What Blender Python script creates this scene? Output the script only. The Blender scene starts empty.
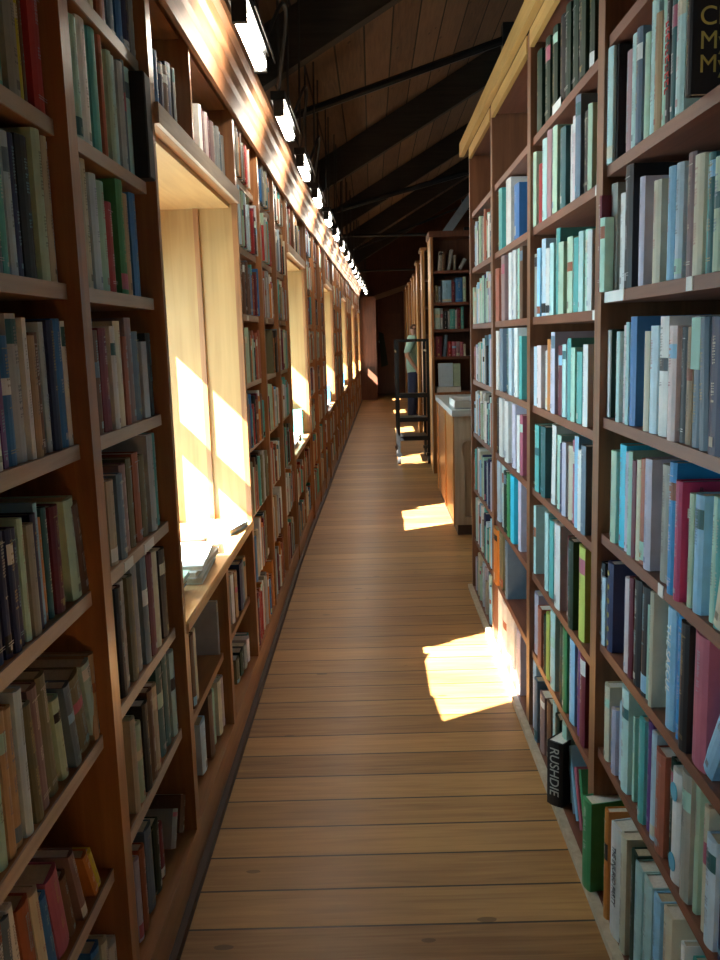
import bpy, bmesh, math, random
from mathutils import Vector, Matrix
C = bpy.context.scene.collection
sc = bpy.context.scene
PI = math.pi
# ------------------------------------------------------------------ camera
FPX, EYE, ROLL, VP = 880.0, 1.5, math.radians(1.5), (372.0, 336.0)
def cam_axes():
    y = Vector((VP[0]-360, VP[1]-480, FPX)).normalized()
    up = Vector((-math.sin(ROLL), -math.cos(ROLL), 0.0))
    up = (up - y*up.dot(y)).normalized()
    x = y.cross(up)
    if x.x < 0: x = -x
    return x, y, up          # world axes X, Y, Z written in camera axes (right, down, forward)
AX, AY, AZ = cam_axes()
def ray(u, v):
    c = Vector((u-360.0, v-480.0, FPX))
    return Vector((AX.dot(c), AY.dot(c), AZ.dot(c)))
def on_x(u, v, x): r = ray(u, v); t = x/r.x; return Vector((x, t*r.y, EYE+t*r.z))
def on_y(u, v, y): r = ray(u, v); t = y/r.y; return Vector((t*r.x, y, EYE+t*r.z))
def on_z(u, v, z): r = ray(u, v); t = (z-EYE)/r.z; return Vector((t*r.x, t*r.y, z))
def px_of(p):
    d = (p[0], p[1], p[2]-EYE)
    c = [AX[i]*d[0]+AY[i]*d[1]+AZ[i]*d[2] for i in range(3)]
    if c[2] < .05: return None
    return 360+FPX*c[0]/c[2], 480+FPX*c[1]/c[2]
cd = bpy.data.cameras.new('camera'); cam = bpy.data.objects.new('camera', cd); C.objects.link(cam)
cd.sensor_fit = 'VERTICAL'; cd.sensor_height = 36; cd.lens = FPX/960*36; cd.clip_start = .02; cd.clip_end = 200
right = Vector((AX[0], AY[0], AZ[0])); down = Vector((AX[1], AY[1], AZ[1])); fwd = Vector((AX[2], AY[2], AZ[2]))
M = Matrix((right, -down, -fwd)).transposed().to_4x4(); M.translation = (0, 0, EYE)
cam.matrix_world = M; sc.camera = cam
# ------------------------------------------------------------------ world, sun, exposure
sc.view_settings.view_transform = 'Standard'; sc.view_settings.look = 'None'
sc.view_settings.gamma = 1; sc.view_settings.use_curve_mapping = False
sc.view_settings.exposure = 1.42
w = bpy.data.worlds.new('sky'); sc.world = w; w.use_nodes = True
bg = w.node_tree.nodes['Background']; bg.inputs[0].default_value = (0.50, 0.83, 1.0, 1); bg.inputs[1].default_value = 4.2
SUN_DIR = Vector((1, .60, -1.0)).normalized()
sd = bpy.data.lights.new('sun', 'SUN'); so = bpy.data.objects.new('sun', sd); C.objects.link(so)
sd.energy = 36; sd.angle = math.radians(.6); sd.color = (1, .95, .86)
so.rotation_euler = SUN_DIR.to_track_quat('-Z', 'Y').to_euler(); so.location = (-6, -3, 8)
MOD = 3.45                                   # one window and three bays of shelves
WIN = [(2.42+MOD*k, 3.58+MOD*k) for k in range(-1, 6)]
for k, (a, b) in enumerate(WIN):
    ld = bpy.data.lights.new('window_portal', 'AREA'); lo = bpy.data.objects.new('window_portal', ld); C.objects.link(lo)
    ld.shape = 'RECTANGLE'; ld.size = 1.05; ld.size_y = b-a; ld.energy = 1
    lo.location = (-1.16, (a+b)/2, 1.24); lo.rotation_euler = (0, -PI/2, 0)
    ld.cycles.is_portal = True
# ------------------------------------------------------------------ materials
def newmat(n):
    m = bpy.data.materials.new(n); m.use_nodes = True
    return m, m.node_tree, m.node_tree.nodes['Principled BSDF']
def wood(name, c1, c2, axis, rough=.45, scale=1.0, coat=0.0, bump=.15):
    m, t, p = newmat(name); N = t.nodes; L = t.links
    g = N.new('ShaderNodeNewGeometry'); mp = N.new('ShaderNodeMapping')
    s = [38.0*scale]*3; s['xyz'.index(axis)] = 2.2*scale
    mp.inputs['Scale'].default_value = s; L.new(g.outputs['Position'], mp.inputs[0])
    n = N.new('ShaderNodeTexNoise'); n.inputs['Scale'].default_value = 1.0; n.inputs['Detail'].default_value = 6; n.inputs['Distortion'].default_value = .6
    L.new(mp.outputs[0], n.inputs['Vector'])
    n2 = N.new('ShaderNodeTexNoise'); n2.inputs['Scale'].default_value = 3.1; n2.inputs['Detail'].default_value = 2
    L.new(g.outputs['Position'], n2.inputs['Vector'])
    mx = N.new('ShaderNodeMath'); mx.operation = 'MULTIPLY_ADD'; mx.inputs[1].default_value = .7; L.new(n.outputs[0], mx.inputs[0])
    m3 = N.new('ShaderNodeMath'); m3.operation = 'MULTIPLY'; m3.inputs[1].default_value = .35; L.new(n2.outputs[0], m3.inputs[0]); L.new(m3.outputs[0], mx.inputs[2])
    r = N.new('ShaderNodeValToRGB'); r.color_ramp.elements[0].position = .33; r.color_ramp.elements[1].position = .72
    r.color_ramp.elements[0].color = (*c1, 1); r.color_ramp.elements[1].color = (*c2, 1)
    L.new(mx.outputs[0], r.inputs[0]); L.new(r.outputs[0], p.inputs['Base Color'])
    p.inputs['Roughness'].default_value = rough
    if coat: p.inputs['Coat Weight'].default_value = coat; p.inputs['Coat Roughness'].default_value = .18
    b = N.new('ShaderNodeBump'); b.inputs['Strength'].default_value = bump; b.inputs['Distance'].default_value = .002
    L.new(n.outputs[0], b.inputs['Height']); L.new(b.outputs[0], p.inputs['Normal'])
    return m
def plain(name, col, rough=.5, metal=0.0, noise=.12, scale=25.0):
    m, t, p = newmat(name); N = t.nodes; L = t.links
    g = N.new('ShaderNodeNewGeometry'); n = N.new('ShaderNodeTexNoise'); n.inputs['Scale'].default_value = scale
    L.new(g.outputs['Position'], n.inputs['Vector'])
    r = N.new('ShaderNodeValToRGB')
    r.color_ramp.elements[0].color = (*[c*(1-noise) for c in col], 1); r.color_ramp.elements[1].color = (*[min(1, c*(1+noise)) for c in col], 1)
    L.new(n.outputs[0], r.inputs[0]); L.new(r.outputs[0], p.inputs['Base Color'])
    p.inputs['Roughness'].default_value = rough; p.inputs['Metallic'].default_value = metal
    return m
def emis(name, col, s):
    m, t, p = newmat(name); p.inputs['Base Color'].default_value = (*col, 1)
    p.inputs['Emission Color'].default_value = (*col, 1); p.inputs['Emission Strength'].default_value = s
    return m
def attr_mat(name, rough, nscale, namt, spec=.4):
    m, t, p = newmat(name); N = t.nodes; L = t.links
    a = N.new('ShaderNodeAttribute'); a.attribute_name = 'Col'
    g = N.new('ShaderNodeNewGeometry'); n = N.new('ShaderNodeTexNoise'); n.inputs['Scale'].default_value = nscale; n.inputs['Detail'].default_value = 4
    L.new(g.outputs['Position'], n.inputs['Vector'])
    mr = N.new('ShaderNodeMapRange'); mr.inputs[3].default_value = 1-namt; mr.inputs[4].default_value = 1+namt*.6; L.new(n.outputs[0], mr.inputs[0])
    mx = N.new('ShaderNodeVectorMath'); mx.operation = 'MULTIPLY'; L.new(a.outputs[0], mx.inputs[0]); L.new(mr.outputs[0], mx.inputs[1])
    L.new(mx.outputs[0], p.inputs['Base Color']); p.inputs['Roughness'].default_value = rough; p.inputs['Specular IOR Level'].default_value = spec
    return m
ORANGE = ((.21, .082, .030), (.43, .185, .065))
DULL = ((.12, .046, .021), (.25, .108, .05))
WV = wood('varnished_pine_upright', *ORANGE, 'z', .38, coat=.25)
WH = wood('varnished_pine_shelf', *ORANGE, 'y', .38, coat=.25)
WC = wood('varnished_cornice', (.22, .095, .040), (.40, .185, .085), 'y', .55)
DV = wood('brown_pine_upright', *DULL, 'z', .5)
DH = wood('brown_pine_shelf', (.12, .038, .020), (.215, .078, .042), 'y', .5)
PV = wood('pale_birch_lining', (.36, .19, .06), (.47, .27, .095), 'z', .5, bump=.05)
PH = wood('pale_birch_board', (.36, .19, .06), (.47, .27, .095), 'y', .5, bump=.05)
YH = wood('yellow_pine_fascia', (.42, .25, .075), (.60, .38, .13), 'y', .4, bump=.05)
EH = wood('pale_shelf_edge', (.36, .27, .20), (.55, .44, .34), 'y', .5)  # front edges paler and greyer than the shelf boards
CH = wood('oak_counter', (.42, .22, .09), (.62, .36, .16), 'y', .33, coat=.3)
XW = wood('stack_end_panel', (.30, .12, .035), (.55, .25, .075), 'z', .4, coat=.2)
RB = wood('red_brown_wall_boards', (.085, .028, .013), (.16, .058, .026), 'z', .6)
DARKT = wood('dark_roof_timber', (.018, .015, .012), (.045, .036, .028), 'x', .8)
GREYW = wood('greyed_cabinet_oak', (.36, .29, .20), (.55, .46, .34), 'z', .55)
DKTRIM = plain('dark_skirting', (.05, .025, .018), .6)
METAL = plain('black_painted_metal', (.02, .022, .024), .4, .6)
GREYM = plain('grey_metal', (.35, .37, .38), .35, .8)
PLASTER = plain('wall_plaster', (.42, .38, .32), .9)
WHITEM = plain('white_paint', (.72, .74, .72), .5)
RUBBER = plain('rubber', (.03, .03, .03), .8)
TAG = plain('paper_tag', (.78, .80, .76), .7, 0, .05)
GOLD = plain('gilt_lettering', (.42, .36, .10), .5)
LETW = plain('white_lettering', (.80, .82, .80), .6, 0, .04)
LETG = plain('grey_lettering', (.48, .50, .47), .6, 0, .04)
LETK = plain('black_lettering', (.03, .03, .035), .6)
LETR = plain('red_lettering', (.55, .02, .02), .6)
SKIN = plain('skin', (.55, .34, .25), .6, 0, .05)
SHIRT = plain('mint_shirt', (.36, .62, .55), .8, 0, .1, 9)
JEANS = plain('dark_jeans', (.03, .05, .12), .85)
HAIR = plain('brown_hair', (.09, .045, .02), .7)
COVER = attr_mat('book_cover', .55, 30, .22)
PAGES = attr_mat('page_edges', .8, 160, .25, .2)
TUBE = emis('fluorescent_tube', (1, .90, .74), 19)
m, t, p = newmat('window_glass'); N = t.nodes; L = t.links
tr = N.new('ShaderNodeBsdfTransparent'); gl = N.new('ShaderNodeBsdfGlossy'); gl.inputs['Roughness'].default_value = .02
mi = N.new('ShaderNodeMixShader'); mi.inputs[0].default_value = .06
L.new(tr.outputs[0], mi.inputs[1]); L.new(gl.outputs[0], mi.inputs[2]); L.new(mi.outputs[0], N['Material Output'].inputs[0]); GLASS = m
def planks(name, c1, c2, width, along, rough, skew=0.0, seam=.012, coat=0.0):
    """boards lying next to each other; along = axis the boards run in"""
    m, t, p = newmat(name); N = t.nodes; L = t.links
    def mth(op, a=None, b=None, c=None):
        n = N.new('ShaderNodeMath'); n.operation = op
        for i, v in enumerate((a, b, c)):
            if v is None: continue
            if isinstance(v, (int, float)): n.inputs[i].default_value = v
            else: L.new(v, n.inputs[i])
        return n.outputs[0]
    g = N.new('ShaderNodeNewGeometry'); s = N.new('ShaderNodeSeparateXYZ'); L.new(g.outputs['Position'], s.inputs[0])
    X, Y = s.outputs[0], s.outputs[1]
    acr = mth('ADD', Y, mth('MULTIPLY', X, skew)) if along == 'x' else X
    lon = X if along == 'x' else Y
    q = mth('DIVIDE', acr, width); idx = mth('FLOOR', q); fr = mth('FRACT', q)
    wn = N.new('ShaderNodeTexWhiteNoise'); wn.noise_dimensions = '1D'; L.new(idx, wn.inputs['W'])
    # grain
    cx = N.new('ShaderNodeCombineXYZ'); L.new(mth('MULTIPLY', lon, 3.0), cx.inputs[0]); L.new(mth('MULTIPLY', acr, 55.0), cx.inputs[1]); L.new(mth('MULTIPLY', wn.outputs[0], 40.0), cx.inputs[2])
    n = N.new('ShaderNodeTexNoise'); n.inputs['Scale'].default_value = 1; n.inputs['Detail'].default_value = 7; n.inputs['Distortion'].default_value = .8; L.new(cx.outputs[0], n.inputs['Vector'])
    c2x = N.new('ShaderNodeCombineXYZ'); L.new(mth('MULTIPLY', lon, 2.2), c2x.inputs[0]); L.new(mth('MULTIPLY', acr, 9.0), c2x.inputs[1]); L.new(mth('MULTIPLY', wn.outputs[0], 9.0), c2x.inputs[2])
    n2 = N.new('ShaderNodeTexNoise'); n2.inputs['Scale'].default_value = 1; n2.inputs['Detail'].default_value = 3; L.new(c2x.outputs[0], n2.inputs['Vector'])
    v = mth('ADD', mth('MULTIPLY', n.outputs[0], .5), mth('ADD', mth('MULTIPLY', n2.outputs[0], .35), mth('MULTIPLY', wn.outputs[0], .22)))
    r = N.new('ShaderNodeValToRGB'); r.color_ramp.elements[0].position = .34; r.color_ramp.elements[1].position = .72
    r.color_ramp.elements[0].color = (*c1, 1); r.color_ramp.elements[1].color = (*c2, 1); L.new(v, r.inputs[0])
    # knots
    vx = N.new('ShaderNodeCombineXYZ'); L.new(mth('MULTIPLY', lon, 3.3), vx.inputs[0]); L.new(mth('MULTIPLY', acr, 7.5), vx.inputs[1])
    vo = N.new('ShaderNodeTexVoronoi'); vo.inputs['Scale'].default_value = 1; L.new(vx.outputs[0], vo.inputs['Vector'])
    kn = mth('LESS_THAN', mth('ADD', vo.outputs['Distance'], mth('MULTIPLY', n.outputs[0], .05)), .105)
    # seams: between boards and at butt ends
    e = mth('MINIMUM', fr, mth('SUBTRACT', 1.0, fr)); sm = mth('LESS_THAN', e, seam)
    mk = mth('MAXIMUM', sm, mth('MULTIPLY', kn, .55))
    mx = N.new('ShaderNodeMix'); mx.data_type = 'RGBA'; L.new(mk, mx.inputs[0]); L.new(r.outputs[0], mx.inputs[6]); mx.inputs[7].default_value = (*[c*.16 for c in c1], 1)
    L.new(mx.outputs[2], p.inputs['Base Color'])
    L.new(mth('ADD', rough, mth('MULTIPLY', n2.outputs[0], .2)), p.inputs['Roughness'])
    if coat: p.inputs['Coat Weight'].default_value = coat; p.inputs['Coat Roughness'].default_value = .25
    b = N.new('ShaderNodeBump'); b.inputs['Strength'].default_value = .5; b.inputs['Distance'].default_value = .004
    L.new(mth('SUBTRACT', mth('MULTIPLY', n.outputs[0], .25), sm), b.inputs['Height']); L.new(b.outputs[0], p.inputs['Normal'])
    return m
FLOOR = planks('pine_floorboards', (.23, .10, .027), (.49, .262, .088), .158, 'x', .34, -.012, .022, .15)
ROOFB = planks('brown_roof_boards', (.10, .055, .030), (.20, .115, .062), .20, 'y', .8, 0, .03)
# ------------------------------------------------------------------ mesh builder
class MB:
    def __init__(s): s.v = []; s.f = []; s.c = []
    def add(s, verts, faces, col=None):
        o = len(s.v); s.v += [tuple(v) for v in verts]; s.f += [tuple(i+o for i in f) for f in faces]; s.c += [col]*len(faces); return s
    def box(s, x0, x1, y0, y1, z0, z1, col=None):
        x0, x1 = min(x0, x1), max(x0, x1); y0, y1 = min(y0, y1), max(y0, y1); z0, z1 = min(z0, z1), max(z0, z1)
        return s.add([(x0,y0,z0),(x1,y0,z0),(x1,y1,z0),(x0,y1,z0),(x0,y0,z1),(x1,y0,z1),(x1,y1,z1),(x0,y1,z1)],
                     [(0,3,2,1),(4,5,6,7),(0,1,5,4),(1,2,6,5),(2,3,7,6),(3,0,4,7)], col)
    def bar(s, p, q, r, n=8, col=None):
        p, q = Vector(p), Vector(q); d = (q-p).normalized(); a = d.orthogonal().normalized(); b = d.cross(a)
        vs = []
        for c in (p, q):
            for i in range(n): vs.append(c+a*r*math.cos(2*PI*(i+.5)/n)+b*r*math.sin(2*PI*(i+.5)/n))
        return s.add(vs, [tuple(range(n-1, -1, -1)), tuple(range(n, 2*n))]+[(i, (i+1) % n, n+(i+1) % n, n+i) for i in range(n)], col)
    def beam(s, p, q, wy, h):
        """rectangular timber from p to q, wy wide along Y and h deep below the line"""
        p, q = Vector(p), Vector(q); d = (q-p).normalized(); nrm = Vector((0, 1, 0)).cross(d).normalized()
        if nrm.z > 0: nrm = -nrm
        vs = []
        for c in (p, q):
            for sy, k in ((-1, 0), (1, 0), (1, 1), (-1, 1)): vs.append(c+Vector((0, sy*wy/2, 0))+nrm*h*k)
        return s.add(vs, [(0,1,2,3),(7,6,5,4),(0,4,5,1),(1,5,6,2),(2,6,7,3),(3,7,4,0)])
    def poly_y(s, pts, ys, xoff=None, col=None):
        """profile of (x, z) points swept along Y through the stations ys"""
        n = len(pts); vs = []
        for y in ys:
            o = xoff(y) if xoff else 0
            vs += [(x+o, y, z) for x, z in pts]
        fs = [tuple(range(n)), tuple((len(ys)-1)*n+i for i in range(n-1, -1, -1))]
        for k in range(len(ys)-1): fs += [(k*n+i, (k+1)*n+i, (k+1)*n+(i+1) % n, k*n+(i+1) % n) for i in range(n)]
        return s.add(vs, fs, col)
    def build(s, name, mat, parent=None, origin=(0, 0, 0), bevel=0.0, smooth=False, matrix=None):
        me = bpy.data.meshes.new(name)
        ox, oy, oz = origin
        me.from_pydata([(x-ox, y-oy, z-oz) for x, y, z in s.v], [], s.f)
        if any(c is not None for c in s.c):
            a = me.color_attributes.new('Col', 'FLOAT_COLOR', 'CORNER'); i = 0; buf = []
            for f, c in zip(s.f, s.c): buf += list((*(c or (.5, .5, .5)), 1.0))*len(f)
            a.data.foreach_set('color', buf)
        bm = bmesh.new(); bm.from_mesh(me); bmesh.ops.recalc_face_normals(bm, faces=bm.faces)
        if bevel: bmesh.ops.bevel(bm, geom=list(bm.edges), offset=bevel, segments=1, affect='EDGES')
        bm.to_mesh(me); bm.free()
        if smooth:
            for f in me.polygons: f.use_smooth = True
        me.materials.append(mat)
        o = bpy.data.objects.new(name, me); C.objects.link(o)
        if parent is None: o.location = origin
        else: o.parent = parent
        if matrix is not None: o.matrix_local = matrix
        return o
def tag(o, label=None, cat=None, group=None, kind=None):
    if label: o['label'] = label
    if cat: o['category'] = cat
    if group: o['group'] = group
    if kind: o['kind'] = kind
    return o
def thing(name, loc, label, cat, group=None):
    o = bpy.data.objects.new(name, None); C.objects.link(o); o.location = loc; o.empty_display_size = .1
    return tag(o, label, cat, group)
def struct(name, mb, mat, **k): return tag(mb.build(name, mat, **k), kind='structure')
def bend(y): return .017*max(0.0, y-6.0)      # the hall curves slightly to the right further down
XL, XLS, XR, XRS = -.53, -.555, .56, .57      # left posts, left shelf edges, right posts, right shelf edges
YEND = 23.0
def meshed(o):
    dg = bpy.context.evaluated_depsgraph_get(); me = bpy.data.meshes.new_from_object(o.evaluated_get(dg)); n = o.name
    p_ = dict(o.items()); mw = o.matrix_local.copy(); par = o.parent
    bpy.data.objects.remove(o); q = bpy.data.objects.new(n, me); C.objects.link(q); q.parent = par; q.matrix_local = mw
    return q
# ------------------------------------------------------------------ shell
struct('floor', MB().box(-1.12, 6.2, -2.6, YEND+.2, -.1, 0), FLOOR)
SLOPE = .58; EAVE = 2.87; XRI = 2.44; ZR = EAVE+SLOPE*(XRI+1.12)
rf = MB()
for (xa, za), (xb, zb) in (((-1.3, EAVE-.18*SLOPE), (XRI, ZR)), ((XRI, ZR), (6.3, ZR-SLOPE*(6.3-XRI)))):
    rf.add([(xa,-2.6,za),(xb,-2.6,zb),(xb,YEND+.2,zb),(xa,YEND+.2,za),(xa,-2.6,za+.06),(xb,-2.6,zb+.06),(xb,YEND+.2,zb+.06),(xa,YEND+.2,za+.06)],
           [(0,1,2,3),(7,6,5,4),(0,4,5,1),(1,5,6,2),(2,6,7,3),(3,7,4,0)])
struct('ceiling', rf, ROOFB)
wl = MB(); YS = [-2.6]
X0, X1 = -1.12, -.93; ZS, ZH = .60, 1.76
wl.box(X0, X1, -2.6, YEND+.1, 0, ZS); wl.box(X0, X1, -2.6, YEND+.1, ZH, EAVE)
prev = -2.6
for a, b in WIN: wl.box(X0, X1, prev, a, ZS, ZH); prev = b
wl.box(X0, X1, prev, YEND+.1, ZS, ZH)
struct('wall_left', wl, PLASTER)
struct('wall_right', MB().box(6.0, 6.2, -2.6, YEND+.2, 0, 3.1), PLASTER)
struct('wall_back', MB().add([(-1.12,-2.6,0),(6.2,-2.6,0),(6.2,-2.6,2.6),(XRI,-2.6,ZR),(-1.12,-2.6,EAVE),(-1.12,-2.7,0),(6.2,-2.7,0),(6.2,-2.7,2.6),(XRI,-2.7,ZR),(-1.12,-2.7,EAVE)],
    [(0,1,2,3,4),(9,8,7,6,5),(0,5,6,1),(1,6,7,2),(2,7,8,3),(3,8,9,4),(4,9,5,0)]), PLASTER)
struct('wall_far', MB().add([(-1.12,YEND,0),(6.2,YEND,0),(6.2,YEND,2.6),(XRI,YEND,ZR),(-1.12,YEND,EAVE),(-1.12,YEND+.1,0),(6.2,YEND+.1,0),(6.2,YEND+.1,2.6),(XRI,YEND+.1,ZR),(-1.12,YEND+.1,EAVE)],
    [(4,3,2,1,0),(5,6,7,8,9),(0,5,6,1),(1,6,7,2),(2,7,8,3),(3,8,9,4),(4,9,5,0)]), RB)
for n, (a, b) in enumerate(WIN):
    f = MB(); xf0, xf1 = -1.10, -1.06
    f.box(xf0, xf1, a, a+.04, ZS, ZH); f.box(xf0, xf1, b-.04, b, ZS, ZH); f.box(xf0, xf1, a+.04, b-.04, ZS, ZS+.05); f.box(xf0, xf1, a+.04, b-.04, ZH-.03, ZH)
    wf = struct('window_%d' % (n+1), f, WHITEM)
    g = MB().box(-1.082, -1.078, a+.04, b-.04, ZS+.05, ZH-.03).build('pane', GLASS, wf)
    MB().box(-1.05, -1.01, b-.24, b-.02, 1.27, 1.37).build('jamb_shadow_bar', WHITEM, wf)  # short unseen bar added to cast the slanting shadow band on the jamb
# the floor-level skirting strips
sk = MB().poly_y([(-.535, 0), (-.512, 0), (-.512, .028), (-.535, .028)], [-1.2+i for i in range(25)], bend)
struct('baseboard_left', sk, DKTRIM)
struct('trim_1', MB().box(.535, .56, .3, 5.1, 0, .022), GREYW)
# rafters, struts
raf = [1.7, 5.2, 9.2, 12.65, 16.1, 19.5]
def zroof(x): return EAVE+SLOPE*(x+1.12) if x <= XRI else ZR-SLOPE*(x-XRI)
for i, y in enumerate(raf):
    b = MB(); b.beam((-1.05, y, zroof(-1.05)), (XRI, y, ZR), .10, .27); b.beam((XRI, y, ZR), (6.0, y, zroof(6.0)), .10, .27)
    o = b.build('rafter', DARKT, origin=(0, y, 0)); tag(o, kind='structure')
struts = [(6.5, (-.56, 3.02), (1.0, 3.50), .028), (10.5, (-.45, 2.92), (1.9, 3.50), .030), (13.0, (-.4, 2.93), (1.4, 2.90), .022),
          (15.2, (-.87, 2.72), (1.6, 3.6), .02), (18.2, (-.87, 2.80), (1.6, 2.80), .02)]
slab = ['nearest black iron tie rod, slanting up across the boarded roof', 'second black tie rod, beyond the nearest slanting one', 'level tie rod hanging third in the row under the roof',
        'thin dark diagonal rod fourth along under the roof', 'level thin dark rod, farthest of the tie rods']
for (y, a, b, r), lb in zip(struts, slab):
    s_ = MB().bar((a[0], y, a[1]), (b[0], y, b[1]), r)
    t_ = thing('tie_rod', (a[0], y, a[1]), lb, 'tie rod', 'iron tie rods under the roof')
    s_.build('rod', METAL, t_, (a[0], y, a[1]))
    MB().box(b[0]-.05, b[0]+.07, y-.05, y+.05, b[1]-.07, b[1]+.09).build('end_bracket', METAL, t_, (a[0], y, a[1]))
    MB().box(a[0]-.06, a[0]+.02, y-.04, y+.04, a[1]-.05, a[1]+.05).build('wall_bracket', METAL, t_, (a[0], y, a[1]))
kd = MB().beam((.9, 11.2, 2.75), (1.35, 11.2, 3.35), .06, .10); t_ = kd.build('roof_brace', GREYM, origin=(.9, 11.2, 2.75)); tag(t_, 'pale grey diagonal brace under the roof above the far shelves', 'brace')
# ------------------------------------------------------------------ far end
fd = MB().box(-.33, .10, 21.0, 21.06, 0, 2.42); o = struct('wall_partition', fd, RB)
d = MB().box(.16, .75, YEND-.05, YEND-.002, 0, 2.05); dd = struct('door_1', d, wood('dark_door_boards', (.10, .035, .016), (.19, .07, .03), 'z', .55))
MB().bar((.22, YEND-.07, 1.35), (.22, YEND-.05, 1.35), .05, 12).build('door_plate', WHITEM, dd)
tb = MB().beam((-.6, YEND-.12, 2.30), (2.3, YEND-.12, 3.2), .1, .12); struct('beam_far', tb, wood('pale_end_beam', (.25, .16, .1), (.38, .26, .17), 'x', .7))
# ------------------------------------------------------------------ left bookcases
SHL = [.15, .445, .735, 1.03, 1.315, 1.61, 1.895, 2.18]
TOPZ = 2.42
def left_case(y0, y1, label, dx=0.0, shelves=SHL, ztop=TOPZ, tags=(), uw=.025):
    o = (XL+dx, (y0+y1)/2, 0); t_ = thing('bookcase', o, label, 'bookcase', 'built-in bookcases along the window wall')
    for a, b in ((y0, y0+uw), (y1-uw, y1)):
        MB().box(-.80+dx, XL+dx, a, b, .14, ztop).build('upright', WV, t_, o)
    MB().box(-.82+dx, -.80+dx, y0, y1, 0, ztop).build('back_panel', WV, t_, o)
    MB().box(-.80+dx, XL+.0+dx, y0, y1, 0, .14).build('plinth', WH, t_, o)
    MB().box(-.80+dx, XLS+dx, y0+uw, y1-uw, ztop-.025, ztop).build('top_board', WH, t_, o)
    for z in shelves[1:]:
        s_ = MB().box(-.80+dx, XLS-.004+dx, y0+uw, y1-uw, z-.028, z).build('shelf', WH, t_, o)
        MB().box(XLS-.004+dx, XLS+dx, y0+uw, y1-uw, z-.028, z).build('shelf_edge', EH, s_, o)
    for (ya, yb, z) in tags: MB().box(XLS+dx, XLS+.002+dx, ya, yb, z-.026, z-.004).build('shelf_tag', TAG, t_, o)
    return t_
A0, A1, B1, W1 = .95, 1.66, 2.31, 3.67
left_case(.24, .95, 'varnished bookcase bay at the very front of the window wall', tags=())
left_case(A0, A1, 'tall dark bookcase nearest the viewer on the window wall')
left_case(A1, B1, 'tall bookcase between the nearest bay and the first sunlit window', tags=((1.86, 1.93, 1.03), (2.03, 2.12, 1.03)))
def post_split(a): return [a, a+.74, a+1.42, a+2.09]
ordn = ['first', 'second', 'third', 'fourth', 'fifth', 'sixth', 'seventh']
bays = []            # (y0, y1, dx) of solid bays beyond the windows
for k in range(0, 6):
    ys = post_split(W1+MOD*k)
    for j in range(3):
        if ys[j+1] > 21.2: continue
        dx = bend((ys[j]+ys[j+1])/2)
        wn = ordn[k]
        lb = ['orange-brown bookcase bay directly beyond the %s window' % wn, 'middle bookcase bay of three beyond the %s window' % wn, 'last bookcase bay of three beyond the %s window' % wn][j]
        tg = [(ys[j]+.1+.2*q, ys[j]+.16+.2*q, z) for q, z in ((0, 1.03), (1, 1.61), (2, .735))] if k < 2 else ()
        left_case(ys[j], ys[j+1], lb, dx, tags=tg, uw=.016 if k else .02); bays.append((ys[j], ys[j+1], dx, k, j))
opens = []
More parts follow.
